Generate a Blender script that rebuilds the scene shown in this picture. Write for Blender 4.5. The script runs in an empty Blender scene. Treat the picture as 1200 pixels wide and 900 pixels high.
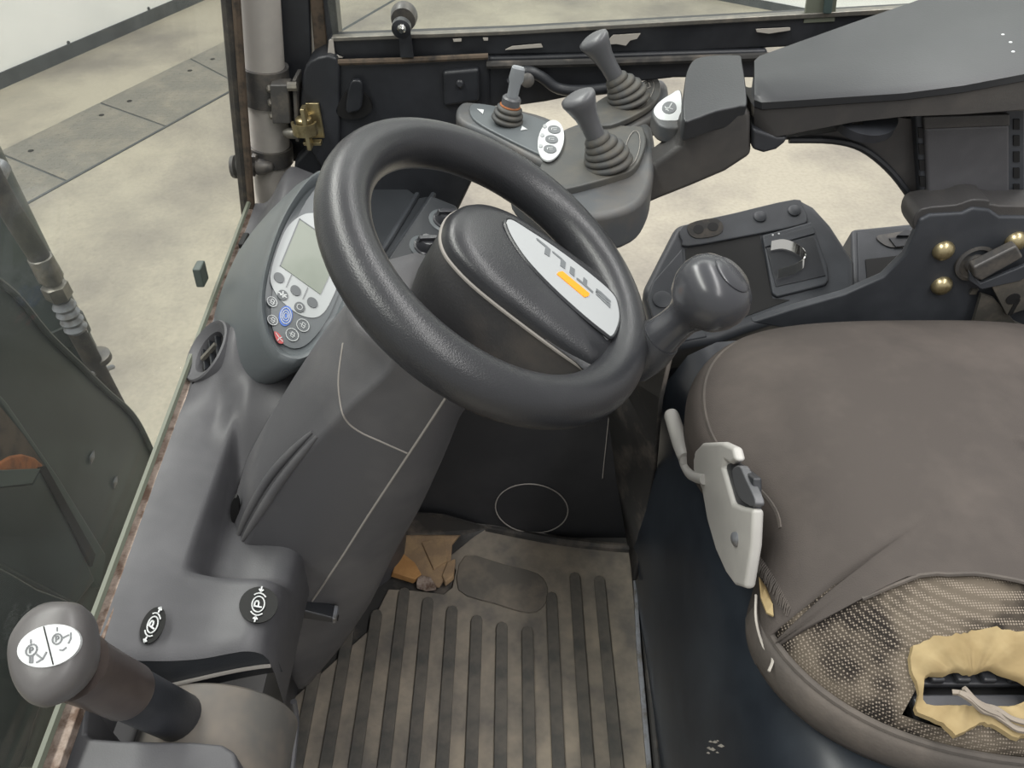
import bpy, bmesh, math, random
from mathutils import Vector, Matrix
random.seed(7)
scene = bpy.context.scene
C = scene.collection
V = Vector

# ------------------------------------------------------------------ camera
F = 900.0                      # focal length in pixels of the 1200x900 frame
CAMZ = 1.05
PITCH = math.radians(43)
cp, sp = math.cos(PITCH), math.sin(PITCH)
CAM = V((0, 0, CAMZ))
cd = bpy.data.cameras.new('camera'); cam = bpy.data.objects.new('camera', cd); C.objects.link(cam)
cam.location = CAM
cam.rotation_euler = (math.pi/2 - PITCH, 0, 0)
cd.sensor_width = 36; cd.lens = 36*F/1200; cd.clip_start = 0.01; cd.clip_end = 100
scene.camera = cam

# ------------------------------------------------------------------ world, lights, exposure
w = bpy.data.worlds.new('hall_light'); scene.world = w; w.use_nodes = True
bg = w.node_tree.nodes['Background']
bg.inputs[0].default_value = (1.0, 0.985, 0.97, 1); bg.inputs[1].default_value = 0.54

def area(name, loc, size, power, rot=(0, 0, 0), col=(1, .985, .965)):
    l = bpy.data.lights.new(name, 'AREA'); l.shape = 'RECTANGLE'; l.size = size[0]; l.size_y = size[1]
    l.energy = power; l.color = col
    o = bpy.data.objects.new(name, l); C.objects.link(o); o.location = loc; o.rotation_euler = rot
    return o
# fluorescent strips under the hall ceiling
area('ceiling_strip_light', (-1.6, 1.2, 3.6), (0.6, 6.0), 210, (0, math.radians(-22), 0))
area('ceiling_strip_light', (1.4, 0.2, 3.6), (0.35, 6.0), 110)
area('ceiling_strip_light', (0.3, 4.5, 3.6), (6.0, 0.5), 80)
vs = scene.view_settings
vs.view_transform = 'Standard'; vs.look = 'None'; vs.gamma = 1.0; vs.use_curve_mapping = False
vs.exposure = 0.2

# ------------------------------------------------------------------ pixel -> point in the place
def ray(px, py):
    u = (px-600)/F; v = (450-py)/F
    return V((u, cp+v*sp, -sp+v*cp))
def un(px, py, pl):
    r = ray(px, py)
    if pl[0] == 'z': t = (pl[1]-CAMZ)/r.z
    elif pl[0] == 'y': t = pl[1]/r.y
    elif pl[0] == 'x': t = pl[1]/r.x
    elif pl[0] == 'd': t = pl[1]
    else:
        P0, n = pl; t = (P0-CAM).dot(n)/r.dot(n)
    return CAM + r*t
def uns(pts, pl): return [un(x, y, pl) for x, y in pts]
def pnorm(pl):
    if pl[0] == 'z': n = V((0, 0, 1))
    elif pl[0] == 'y': n = V((0, -1, 0))
    elif pl[0] == 'x': n = V((1, 0, 0)) if pl[1] < 0 else V((-1, 0, 0))
    else: n = pl[1].normalized()
    return n
def cr(pts, n=5, closed=True):            # Catmull-Rom through the points
    pts = [V(p) for p in pts]; out = []; N = len(pts)
    rng = range(N) if closed else range(N-1)
    for i in rng:
        if closed: a, b, c, d = pts[i-1], pts[i], pts[(i+1) % N], pts[(i+2) % N]
        else: a, b, c, d = pts[max(i-1, 0)], pts[i], pts[i+1], pts[min(i+2, N-1)]
        for k in range(n):
            t = k/n
            out.append(.5*((2*b)+(c-a)*t+(2*a-5*b+4*c-d)*t*t+(3*b-a-3*c+d)*t**3))
    if not closed: out.append(pts[-1])
    return out
def ell(cx, cy, a, b, ang=0, n=32):       # ellipse in pixels
    ca, sa = math.cos(math.radians(ang)), math.sin(math.radians(ang))
    return [(cx+a*math.cos(t)*ca-b*math.sin(t)*sa, cy+a*math.cos(t)*sa+b*math.sin(t)*ca)
            for t in [2*math.pi*k/n for k in range(n)]]

# ------------------------------------------------------------------ materials
def lin(h):
    h = h.lstrip('#'); r = []
    for i in (0, 2, 4):
        c = int(h[i:i+2], 16)/255
        r.append(c/12.92 if c <= .04045 else ((c+.055)/1.055)**2.4)
    return (*r, 1)
def mat(name, col, rough=.5, metal=0, bump=0, bscale=300, var=None, vscale=12, vlo=.45, vhi=.7, spec=.5, detail=4, coat=0):
    m = bpy.data.materials.new(name); m.use_nodes = True
    nt = m.node_tree; b = nt.nodes['Principled BSDF']
    b.inputs['Base Color'].default_value = lin(col)
    b.inputs['Roughness'].default_value = rough; b.inputs['Metallic'].default_value = metal
    b.inputs['Specular IOR Level'].default_value = spec
    b.inputs['Coat Weight'].default_value = coat
    tc = nt.nodes.new('ShaderNodeTexCoord')
    if var:
        n = nt.nodes.new('ShaderNodeTexNoise'); n.inputs['Scale'].default_value = vscale; n.inputs['Detail'].default_value = detail
        n.inputs['Roughness'].default_value = .65
        r = nt.nodes.new('ShaderNodeValToRGB'); r.color_ramp.elements[0].position = vlo; r.color_ramp.elements[1].position = vhi
        r.color_ramp.elements[0].color = lin(col); r.color_ramp.elements[1].color = lin(var)
        nt.links.new(tc.outputs['Object'], n.inputs['Vector']); nt.links.new(n.outputs['Fac'], r.inputs['Fac'])
        nt.links.new(r.outputs['Color'], b.inputs['Base Color'])
    if bump:
        n2 = nt.nodes.new('ShaderNodeTexNoise'); n2.inputs['Scale'].default_value = bscale; n2.inputs['Detail'].default_value = 2
        bp = nt.nodes.new('ShaderNodeBump'); bp.inputs['Strength'].default_value = bump; bp.inputs['Distance'].default_value = .001
        nt.links.new(tc.outputs['Object'], n2.inputs['Vector']); nt.links.new(n2.outputs['Fac'], bp.inputs['Height'])
        nt.links.new(bp.outputs['Normal'], b.inputs['Normal'])
    return m
M = {}
M['dash'] = mat('dash_plastic', '#48484b', .5, bump=.15, bscale=700, var='#58585b', vscale=7)
M['dash_dark'] = mat('dark_dash_plastic', '#34373c', .5, bump=.15, bscale=700, var='#44474c', vscale=7)
M['column'] = mat('column_plastic', '#4c4c4f', .52, bump=.15, bscale=700, var='#605f60', vscale=6)
M['display'] = mat('display_plastic', '#595e61', .38, bump=.05, bscale=700)
M['black'] = mat('black_plastic', '#26282c', .42, bump=.12, bscale=400, var='#33353a', vscale=9)
M['blackp'] = mat('black_paint', '#202226', .35, var='#2e3034', vscale=14)
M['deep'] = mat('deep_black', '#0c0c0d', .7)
M['wheel'] = mat('leather_grain_polyurethane', '#2c2d30', .3, bump=.22, bscale=900, var='#343538', vscale=10)
M['shelf'] = mat('shelf_plastic', '#2a2d31', .5, bump=.15, bscale=700, var='#33363a', vscale=8)
M['spoke'] = mat('worn_spoke', '#3a3b3e', .45, bump=.25, bscale=800, var='#6f6b66', vscale=22, vlo=.48, vhi=.72)
M['hub'] = mat('hub_side_plastic', '#3a3a3c', .55, bump=.3, bscale=400, var='#55504c', vscale=10, vlo=.5, vhi=.75)
M['gloss'] = mat('smooth_knob_plastic', '#3a3b3f', .25)
M['grip'] = mat('joystick_grip', '#56575a', .38)
M['boot'] = mat('rubber_boot', '#434444', .6, var='#545048', vscale=40)
M['pod'] = mat('control_pod_plastic', '#4b4e51', .5, bump=.1, bscale=600, var='#5a5754', vscale=14)
M['podp'] = mat('pod_plate', '#494a49', .5, bump=.1, bscale=600, var='#5c5850', vscale=12)
M['arm'] = mat('armrest_vinyl', '#292b2e', .42, bump=.1, bscale=500, var='#303235', vscale=5)
M['armside'] = mat('armrest_side', '#3c3b3b', .48, bump=.2, bscale=500, var='#4e4b48', vscale=8)
M['white'] = mat('white_print', '#c6c9ca', .45)
M['panelwhite'] = mat('panel_white', '#aaaeaf', .4)
M['silver'] = mat('silver_badge', '#b4b7b9', .3, metal=.25)
M['orange'] = mat('orange_print', '#f39a1f', .5)
M['letter'] = mat('grey_letters', '#6a6e71', .5)
M['lcd'] = mat('lcd_glass', '#868c82', .4, var='#788074', vscale=8)
M['blueprint'] = mat('blue_print', '#4068b8', .4)
M['redprint'] = mat('red_print', '#b64a4c', .4)
M['greyprint'] = mat('grey_print', '#6d7073', .45)
M['buttongrey'] = mat('button_dark', '#5c6063', .45)
M['greytube'] = mat('grey_painted_tube', '#a39f99', .5, var='#b0aba3', vscale=12)
M['metal'] = mat('dull_steel', '#77756f', .4, metal=.7, var='#8f8a80', vscale=60)
M['zinc'] = mat('yellow_zinc', '#b5a884', .32, metal=.85, var='#8d805f', vscale=60)
M['chrome'] = mat('chrome', '#d8d8d4', .12, metal=1)
M['clamp'] = mat('dark_clamp_metal', '#4e4d4c', .45, metal=.3, var='#6a655e', vscale=40)
M['rubber'] = mat('rubber_seal', '#2b2a29', .7, var='#4b443c', vscale=40)
M['brownseal'] = mat('dirty_seal', '#54483c', .8, var='#2d2925', vscale=60)
M['rusty'] = mat('rusty_sill', '#97897f', .85, var='#5d4a3e', vscale=70, vlo=.4, vhi=.62)
M['glassedge'] = mat('glass_edge', '#62665a', .5)
M['mat'] = mat('rubber_mat', '#5f5b56', .8, bump=.4, bscale=200, var='#928879', vscale=11, vlo=.35, vhi=.7)
M['rib'] = mat('mat_rib', '#43423f', .75, bump=.4, bscale=200, var='#6b645b', vscale=14, vlo=.4, vhi=.75)
M['pad'] = mat('heel_pad', '#57534d', .75, bump=.2, bscale=200, var='#746b60', vscale=14)
M['bulk'] = mat('bulkhead_plastic', '#1f2023', .5, var='#2b2b2d', vscale=9)
M['dustyblack'] = mat('dusty_black', '#2f2e2d', .7, var='#6a625a', vscale=16, vlo=.5, vhi=.78)
M['line'] = mat('dust_line', '#8d8984', .8)
M['base'] = mat('hood_paint', '#23282f', .36, bump=.08, bscale=60, var='#30363d', vscale=7)
M['strip'] = mat('worn_aluminium', '#8d9096', .4, metal=.5, var='#6a655e', vscale=50)
M['fabric'] = mat('seat_cover_fabric', '#4b4643', .9, bump=.35, bscale=900, var='#56504c', vscale=8, spec=.2)
M['foam'] = mat('yellow_foam', '#8f7d5b', .9, bump=.6, bscale=90, var='#a3926e', vscale=18, spec=.2)
M['skirt'] = mat('seat_skirt_fabric', '#4d4844', .85, bump=.3, bscale=500, var='#5f5852', vscale=14)
M['fray'] = mat('frayed_thread', '#8a8177', .95)
M['lever'] = mat('light_grey_plastic', '#b4b2ae', .42, var='#a8a6a3', vscale=10)
M['wood'] = mat('brown_board', '#8a745c', .8, bump=.4, bscale=60, var='#a58a68', vscale=30)
M['tan'] = mat('tan_board', '#a87c4c', .75, var='#b98c58', vscale=40)
M['mast'] = mat('mast_black_steel', '#2d3635', .4, bump=.1, bscale=60, var='#3c4644', vscale=8)
M['mastd'] = mat('mast_dark', '#222827', .5, var='#303735', vscale=10)
M['rustor'] = mat('rust_orange', '#9a5d33', .75, var='#5f3d28', vscale=60)
M['drum'] = mat('lever_drum', '#555350', .6, var='#7d7266', vscale=9, vlo=.42, vhi=.72)
M['knobtop'] = mat('brake_knob', '#585656', .38, bump=.05, bscale=500)
M['knobneck'] = mat('brake_neck', '#413a38', .35, var='#524a46', vscale=16)
M['stkblack'] = mat('black_sticker', '#0d0e0e', .5, spec=.25)
M['paddle'] = mat('pale_paddle', '#85898d', .4)
M['mastl'] = mat('mast_light', '#3f4a47', .45, var='#4a5552', vscale=9)
M['chip'] = mat('chipped_paint', '#a8a39b', .7)
M['skirting'] = mat('dark_skirting', '#4e5254', .7, var='#3c4043', vscale=6)
M['wall'] = mat('white_panel', '#f0f1ef', .55, var='#e6e8e6', vscale=2)
M['tinted_frame'] = mat('tinted_frame', '#3d4a48', .4)

def floor_mat():
    m = mat('concrete', '#b3ab98', .55, bump=.3, bscale=40)
    nt = m.node_tree; b = nt.nodes['Principled BSDF']; tc = [n for n in nt.nodes if n.type == 'TEX_COORD'][0]
    n1 = nt.nodes.new('ShaderNodeTexNoise'); n1.inputs['Scale'].default_value = 1.1; n1.inputs['Detail'].default_value = 9; n1.inputs['Roughness'].default_value = .62
    r1 = nt.nodes.new('ShaderNodeValToRGB'); e = r1.color_ramp.elements
    e[0].position = .36; e[0].color = lin('#807b73'); e[1].position = .58; e[1].color = lin('#a8a292')
    n2 = nt.nodes.new('ShaderNodeTexNoise'); n2.inputs['Scale'].default_value = 60; n2.inputs['Detail'].default_value = 3
    r2 = nt.nodes.new('ShaderNodeValToRGB'); r2.color_ramp.elements[0].position = .25; r2.color_ramp.elements[0].color = (.82, .82, .82, 1); r2.color_ramp.elements[1].position = .6
    mx = nt.nodes.new('ShaderNodeMixRGB'); mx.blend_type = 'MULTIPLY'; mx.inputs[0].default_value = .8
    for n in (n1, n2): nt.links.new(tc.outputs['Object'], n.inputs['Vector'])
    nt.links.new(n1.outputs['Fac'], r1.inputs['Fac']); nt.links.new(n2.outputs['Fac'], r2.inputs['Fac'])
    nt.links.new(r1.outputs['Color'], mx.inputs[1]); nt.links.new(r2.outputs['Color'], mx.inputs[2])
    nt.links.new(mx.outputs['Color'], b.inputs['Base Color'])
    return m
M['floor'] = floor_mat()
def tread_mat():
    m = mat('tread_plate_steel', '#75736c', .5, metal=.15, var='#8b867a', vscale=5)
    nt = m.node_tree; b = nt.nodes['Principled BSDF']; tc = [n for n in nt.nodes if n.type == 'TEX_COORD'][0]
    v = nt.nodes.new('ShaderNodeTexVoronoi'); v.inputs['Scale'].default_value = 26; v.inputs['Randomness'].default_value = .15
    r = nt.nodes.new('ShaderNodeValToRGB'); r.color_ramp.elements[0].position = .18; r.color_ramp.elements[0].color = (1, 1, 1, 1); r.color_ramp.elements[1].position = .3; r.color_ramp.elements[1].color = (0, 0, 0, 1)
    bp = nt.nodes.new('ShaderNodeBump'); bp.inputs['Strength'].default_value = .8; bp.inputs['Distance'].default_value = .004
    nt.links.new(tc.outputs['Object'], v.inputs['Vector']); nt.links.new(v.outputs['Distance'], r.inputs['Fac'])
    nt.links.new(r.outputs['Color'], bp.inputs['Height']); nt.links.new(bp.outputs['Normal'], b.inputs['Normal'])
    return m
M['tread'] = tread_mat()
def dot_fabric():
    m = mat('dotted_seat_fabric', '#2a2725', .9, bump=.4, bscale=700, spec=.2)
    nt = m.node_tree; b = nt.nodes['Principled BSDF']; tc = [n for n in nt.nodes if n.type == 'TEX_COORD'][0]
    v = nt.nodes.new('ShaderNodeTexVoronoi'); v.inputs['Scale'].default_value = 470; v.inputs['Randomness'].default_value = .12
    r = nt.nodes.new('ShaderNodeValToRGB'); r.color_ramp.elements[0].position = .28; r.color_ramp.elements[0].color = (1, 1, 1, 1); r.color_ramp.elements[1].position = .42; r.color_ramp.elements[1].color = (0, 0, 0, 1)
    n = nt.nodes.new('ShaderNodeTexNoise'); n.inputs['Scale'].default_value = 22; n.inputs['Detail'].default_value = 2
    r2 = nt.nodes.new('ShaderNodeValToRGB'); r2.color_ramp.elements[0].position = .4; r2.color_ramp.elements[0].color = lin('#26221f'); r2.color_ramp.elements[1].position = .55; r2.color_ramp.elements[1].color = lin('#5e564c')
    mx = nt.nodes.new('ShaderNodeMixRGB'); mx.inputs[2].default_value = lin('#857b70')
    for q in (v, n): nt.links.new(tc.outputs['Object'], q.inputs['Vector'])
    nt.links.new(v.outputs['Distance'], r.inputs['Fac']); nt.links.new(n.outputs['Fac'], r2.inputs['Fac'])
    nt.links.new(r.outputs['Color'], mx.inputs[0]); nt.links.new(r2.outputs['Color'], mx.inputs[1])
    nt.links.new(mx.outputs['Color'], b.inputs['Base Color'])
    return m
M['dots'] = dot_fabric()
def glass_mat(name, tint, refl=.05, haze=.04):
    m = bpy.data.materials.new(name); m.use_nodes = True; nt = m.node_tree; nt.nodes.clear()
    out = nt.nodes.new('ShaderNodeOutputMaterial'); tr = nt.nodes.new('ShaderNodeBsdfTransparent'); tr.inputs[0].default_value = (*tint, 1)
    gl = nt.nodes.new('ShaderNodeBsdfGlossy'); gl.inputs['Roughness'].default_value = .03
    df = nt.nodes.new('ShaderNodeBsdfDiffuse'); df.inputs[0].default_value = (.6, .6, .57, 1)
    a = nt.nodes.new('ShaderNodeMixShader'); a.inputs[0].default_value = refl
    b = nt.nodes.new('ShaderNodeMixShader'); b.inputs[0].default_value = haze
    nt.links.new(tr.outputs[0], a.inputs[1]); nt.links.new(gl.outputs[0], a.inputs[2])
    nt.links.new(a.outputs[0], b.inputs[1]); nt.links.new(df.outputs[0], b.inputs[2]); nt.links.new(b.outputs[0], out.inputs[0])
    return m
M['glass'] = glass_mat('windshield_glass', (.915, .925, .905), .05, .025)
M['glass2'] = glass_mat('door_glass', (.95, .97, .95), .03, .02)

# ------------------------------------------------------------------ object helpers
from mathutils.bvhtree import BVHTree
def surf(o):                                  # finds the points of a finished surface
    dg = bpy.context.evaluated_depsgraph_get(); e = o.evaluated_get(dg); me = e.to_mesh()
    vv = [v.co+WL[o] for v in me.vertices]; ff = [tuple(p.vertices) for p in me.polygons]; e.to_mesh_clear()
    tr = BVHTree.FromPolygons(vv, ff)
    def hit(px, py, lift=0):
        r = ray(px, py).normalized(); p, n, i, d = tr.ray_cast(CAM, r)
        if p is None: return None
        return p+(n if n.dot(r) < 0 else -n)*lift
    return hit
WL = {}                                     # world location of every object
def thing(name, label, cat, loc, group=None):
    o = bpy.data.objects.new(name, None); C.objects.link(o); o.location = loc; o.empty_display_size = .02
    o['label'] = label; o['category'] = cat
    if group: o['group'] = group
    WL[o] = V(loc); return o
def tag(o, label, cat, group=None):
    o['label'] = label; o['category'] = cat
    if group: o['group'] = group
    return o
def mk(name, vs_, fs, m, parent=None, smooth=True, bevel=0, seg=2, sub=0, ang=40, solid=0, label=None):
    vs_ = [V(v) for v in vs_]
    lo = V((min(v[i] for v in vs_) for i in range(3))); hi = V((max(v[i] for v in vs_) for i in range(3)))
    ctr = (lo+hi)/2
    me = bpy.data.meshes.new(name); me.from_pydata([v-ctr for v in vs_], [], fs)
    bm = bmesh.new(); bm.from_mesh(me)
    bmesh.ops.remove_doubles(bm, verts=bm.verts, dist=1e-6)
    bmesh.ops.recalc_face_normals(bm, faces=bm.faces); bm.to_mesh(me); bm.free()
    me.materials.append(M[m] if isinstance(m, str) else m)
    if smooth:
        me.shade_smooth()
        if ang and not sub: me.set_sharp_from_angle(angle=math.radians(ang))
    o = bpy.data.objects.new(name, me); C.objects.link(o)
    if parent: o.parent = parent; o.location = ctr-WL[parent]
    else: o.location = ctr
    WL[o] = ctr
    if solid:
        md = o.modifiers.new('s', 'SOLIDIFY'); md.thickness = solid; md.offset = 0
    if bevel:
        md = o.modifiers.new('b', 'BEVEL'); md.width = bevel; md.segments = seg; md.limit_method = 'ANGLE'; md.angle_limit = math.radians(35)
        me.shade_smooth(); md.harden_normals = True
    if sub:
        md = o.modifiers.new('u', 'SUBSURF'); md.levels = sub; md.render_levels = sub
    if label: o['label'] = label
    return o
def join(parts):                            # parts: list of (verts, faces) -> one
    vv, ff = [], []
    for v, f in parts:
        k = len(vv); vv += list(v); ff += [tuple(i+k for i in q) for q in f]
    return vv, ff
def prism_g(out, ext):
    n = len(out); ext = V(ext)
    v = [V(p) for p in out]+[V(p)+ext for p in out]
    f = [tuple(range(n)), tuple(range(2*n-1, n-1, -1))]
    for i in range(n): j = (i+1) % n; f.append((i, j, n+j, n+i))
    return v, f
def prism(name, out, ext, m, parent=None, **k):
    v, f = prism_g(out, ext); return mk(name, v, f, m, parent, **k)
def pprism(name, pts, pl, thick, m, parent=None, lift=0, **k):   # outline on a real plane, given thickness towards the back
    n = pnorm(pl); out = [p+n*lift for p in uns(pts, pl)]
    return prism(name, out, -n*thick, m, parent, **k)
def frame_of(d):
    d = V(d).normalized(); a = V((0, 0, 1)) if abs(d.z) < .9 else V((1, 0, 0))
    x = a.cross(d).normalized(); return x, d.cross(x), d
def lathe_g(P, d, prof, seg=28, sx=1, xdir=None):
    x, y, d = frame_of(d)
    if xdir is not None:
        x = (V(xdir)-d*V(xdir).dot(d)).normalized(); y = d.cross(x)
    v, f = [], []
    for r, h in prof:
        for k in range(seg):
            t = 2*math.pi*k/seg
            v.append(V(P)+d*h+x*(r*sx*math.cos(t))+y*(r*math.sin(t)))
    m = len(prof)
    for i in range(m-1):
        for k in range(seg):
            a, b = i*seg+k, i*seg+(k+1) % seg; f.append((a, b, b+seg, a+seg))
    f.append(tuple(range(seg-1, -1, -1))); f.append(tuple(range((m-1)*seg, m*seg)))
    return v, f
def lathe(name, P, d, prof, m, parent=None, seg=28, sx=1, xdir=None, **k):
    v, f = lathe_g(P, d, prof, seg, sx, xdir); return mk(name, v, f, m, parent, **k)
def tube_g(pts, r, seg=12, closed=False, flat=1, upv=None):
    pts = [V(p) for p in pts]; n = len(pts); v, f = [], []
    rr = r if isinstance(r, (list, tuple)) else [r]*n
    prev = None
    for i, p in enumerate(pts):
        if closed: t = (pts[(i+1) % n]-pts[i-1]).normalized()
        else: t = (pts[min(i+1, n-1)]-pts[max(i-1, 0)]).normalized()
        if upv is not None: x = V(upv)
        elif prev is None: x, _, _ = frame_of(t)
        else: x = prev
        x = (x-t*x.dot(t)).normalized(); prev = x; y = t.cross(x)
        for k in range(seg):
            a = 2*math.pi*k/seg; v.append(p+x*(rr[i]*math.cos(a))+y*(rr[i]*flat*math.sin(a)))
    for i in range(n if closed else n-1):
        for k in range(seg):
            a, b = i*seg+k, i*seg+(k+1) % seg; j = ((i+1) % n)*seg
            f.append((a, b, j+(k+1) % seg, j+k))
    if not closed: f.append(tuple(range(seg-1, -1, -1))); f.append(tuple(range((n-1)*seg, n*seg)))
    return v, f
def tube(name, pts, r, m, parent=None, seg=12, closed=False, flat=1, upv=None, **k):
    v, f = tube_g(pts, r, seg, closed, flat, upv); return mk(name, v, f, m, parent, **k)
def box_g(c, x, y, z):                       # half-extent vectors
    c, x, y, z = V(c), V(x), V(y), V(z)
    v = [c+x*a+y*b+z*d for d in (-1, 1) for a, b in ((-1, -1), (1, -1), (1, 1), (-1, 1))]
    return v, [(0, 1, 2, 3), (7, 6, 5, 4), (0, 1, 5, 4), (1, 2, 6, 5), (2, 3, 7, 6), (3, 0, 4, 7)]
def box(name, c, x, y, z, m, parent=None, **k):
    v, f = box_g(c, x, y, z); return mk(name, v, f, m, parent, **k)
def abox(name, lo, hi, m, parent=None, **k):
    lo, hi = V(lo), V(hi); h = (hi-lo)/2
    return box(name, (lo+hi)/2, (h.x, 0, 0), (0, h.y, 0), (0, 0, h.z), m, parent, **k)
def grid_g(rows, closed=False, cap=False):
    n = len(rows[0]); v = [p for r in rows for p in r]; f = []
    for i in range(len(rows)-1):
        for k in range(n if closed else n-1):
            a, b = i*n+k, i*n+(k+1) % n; f.append((a, b, b+n, a+n))
    if cap: f.append(tuple(range(n-1, -1, -1))); f.append(tuple(range((len(rows)-1)*n, len(rows)*n)))
    return v, f
def loft(name, rows, m, parent=None, closed=True, cap=True, **k):
    v, f = grid_g(rows, closed, cap); return mk(name, v, f, m, parent, **k)
def strokes(name, lines, pl, wd, m, parent, lift=.0006, th=.0006):   # flat printed lines
    n = pnorm(pl); parts = []
    for ln in lines:
        P = [un(x, y, pl)+n*lift for x, y in ln]
        for a, b in zip(P[:-1], P[1:]):
            d = (b-a)
            if d.length < 1e-6: continue
            d.normalize(); s_ = n.cross(d)*(wd/2)
            a2, b2 = a-d*(wd*.3), b+d*(wd*.3)
            parts.append(prism_g([a2-s_, b2-s_, b2+s_, a2+s_], -n*th))
    return mk(name, *join(parts), m, parent, smooth=False)
def aff(o, u, v): return lambda L: [(o[0]+u[0]*a+v[0]*b, o[1]+u[1]*a+v[1]*b) for a, b in L]

# ================================================================== THE HALL
GZ = -0.65
fl = abox('floor', (-9, -4, GZ-.1), (9, 12, GZ), 'floor', smooth=False); fl['kind'] = 'structure'
def edgept(x, y): return un(x, y, ('z', GZ))
def wallbox(name, a, b, out, h, m, kind='structure'):
    n = V((-(b-a).y, (b-a).x, 0)).normalized()
    if n.dot(out) < 0: n = -n
    v, f = prism_g([a, b, b+n*.12, a+n*.12], (0, 0, h)); o = mk(name, v, f, m, smooth=False); o['kind'] = kind; return o, n
a, b = edgept(0, 104), edgept(238, 0); dl = (b-a).normalized()
A0, A1 = a-dl*4, a+dl*3.05
w1, n1 = wallbox('wall_left', A0+V((0, 0, .0)), A1, V((-1, 1, 0)), 2.4, 'wall')
bb, _ = wallbox('baseboard_left', A0-n1*.012, A1-n1*.012, V((-1, 1, 0)), .075, 'skirting')
for px, py in ((80, 50), (174, 10)):
    P = un(px, py, (a, n1)); lathe('screw', P, -n1, [(.011, -.004), (.011, .003), (.007, .005)], 'skirting', w1, seg=10)
a, b = edgept(843, 0), edgept(932, 17); dr = (b-a).normalized()
B0, B1 = a-dr*2.75, a+dr*4
w2, n2 = wallbox('wall_back', B0, B1, V((1, 1, 0)), 2.4, 'wall')
bb2, _ = wallbox('baseboard_back', B0-n2*.012, B1-n2*.012, V((1, 1, 0)), .05, 'skirting')
# tread plates let into the floor
lo = lambda t: (22-10+(245*t), 247.5-135*t)
up = lambda t: (5+255*t, 175-125*t)
joints = [((-120, 140), (-50, 160)), ]
pl_ = ('z', GZ+.004)
L0, L1 = un(22, 242, pl_), un(267, 107, pl_); U0, U1 = un(5, 175, pl_), un(260, 50, pl_)
dL = (L1-L0); dU = (U1-U0)
def onL(px, py, base, d):                    # nearest point along an edge
    P = un(px, py, pl_); dn = d.normalized(); return base+dn*(P-base).dot(dn)
jo = [(onL(10, 182, U0, dU), onL(78, 212, L0, dL)), (onL(120, 121, U0, dU), onL(191, 147, L0, dL)), (onL(220, 68, U0, dU), onL(280, 99, L0, dL))]
st = jo[1][0]-jo[0][0]; st2 = jo[1][1]-jo[0][1]
jo = [(jo[0][0]-st, jo[0][1]-st2)]+jo+[(jo[2][0]+st, jo[2][1]+st2)]
prism('plate_bed', [p+V((0, 0, -.0025)) for p in (jo[0][0], jo[-1][0], jo[-1][1], jo[0][1])], (0, 0, -.02), 'skirting', fl, smooth=False)
for i in range(len(jo)-1):
    (u0, l0), (u1, l1) = jo[i], jo[i+1]; g = (l1-l0).normalized()*.006; g2 = (u1-u0).normalized()*.006
    o = prism('tread_plate', [u0+g2, u1-g2, l1-g, l0+g], (0, 0, -.02), 'tread', fl, smooth=False)
    c_ = (u0+u1+l0+l1)/4
    for q in (.15, .85):
        P = (u0.lerp(u1, q)).lerp(l0.lerp(l1, q), .25); lathe('lifting_hole', P+V((0, 0, .0)), (0, 0, 1), [(.014, -.01), (.014, .0012)], 'deep', o, seg=10)
prism('plate_rim', [jo[0][1], jo[-1][1], jo[-1][1]+V((.012, -.006, 0)), jo[0][1]+V((.012, -.006, 0))], (0, 0, -.02), 'skirting', fl, smooth=False)
a, b = un(398, 37, ('z', GZ+.001)), un(470, -5, ('z', GZ+.001)); d_ = (b-a).normalized(); s_ = V((-d_.y, d_.x, 0))*.012
prism('floor_joint', [a-d_-s_, b+d_*2-s_, b+d_*2+s_, a-d_+s_], (0, 0, -.01), 'skirting', fl, smooth=False)

# ================================================================== CAB SHELL
# --- steel floor pan under the mat
cabf = abox('cab_floor_pan', (-.46, .05, -.06), (.9, .80, -.008), 'dustyblack', smooth=False)
tag(cabf, 'dirty black steel floor pan under the rubber mat', 'floor pan')

# --- windshield
GD = V((.15, 0, 1)).normalized()             # lean of pillar and glass
wsO = un(165, 570, ('z', .5))
wn = V((1, 0, -.15)).normalized()
WSX = -.352
ws = thing('windshield', 'large tinted windshield glass in front of the dashboard', 'window', (WSX, .5, .5))
g0 = V((WSX, 0, .5))
def wsx(y): return -.327-.0600*(y-.205)          # the glass stands slightly askew to the cab axis
def wsp(y, h, dx=0): return V((wsx(y)+dx, y, .5))+GD*h
prism('glass_pane', [wsp(-.25, -.02), wsp(.965, -.02), wsp(.965, 1.0), wsp(-.25, 1.0)], V((-1, -.06, .15)).normalized()*.005, 'glass', ws, smooth=False)
tube('lower_glass_edge', [wsp(-.25, .004, .004), wsp(.955, .004, .004)], .0035, 'glassedge', ws, seg=6)
prism('rusty_sill_strip', [wsp(-.25, -.002, .004), wsp(.95, -.002, .004), wsp(.95, -.002, .011), wsp(.6, -.002, .013), wsp(.3, -.002, .016), wsp(-.25, -.002, .018)], (0, 0, -.01), 'rusty', ws, smooth=False, bevel=.001)
tube('side_seal', [un(291, 262, ('y', .972)), un(288, 235, ('y', .972)), un(277, 120, ('y', .972)), un(266, -10, ('y', .972)), un(262, -120, ('y', .972))], .0085, 'rubber', ws, seg=8)
tube('side_seal_lip', [un(296, 262, ('y', .968)), un(294, 235, ('y', .968)), un(285, 120, ('y', .968)), un(276, -10, ('y', .968)), un(272, -120, ('y', .968))], .0055, 'brownseal', ws, seg=8)

box('outer_clip', un(247, 321, (wsp(.5, 0), V((1, .06, -.15)).normalized()))+V((-.012, 0, 0)), V((.005, 0, 0)), V((0, .010, 0)), V((.001, 0, .013)), 'mastl', ws, bevel=.002)

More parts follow.
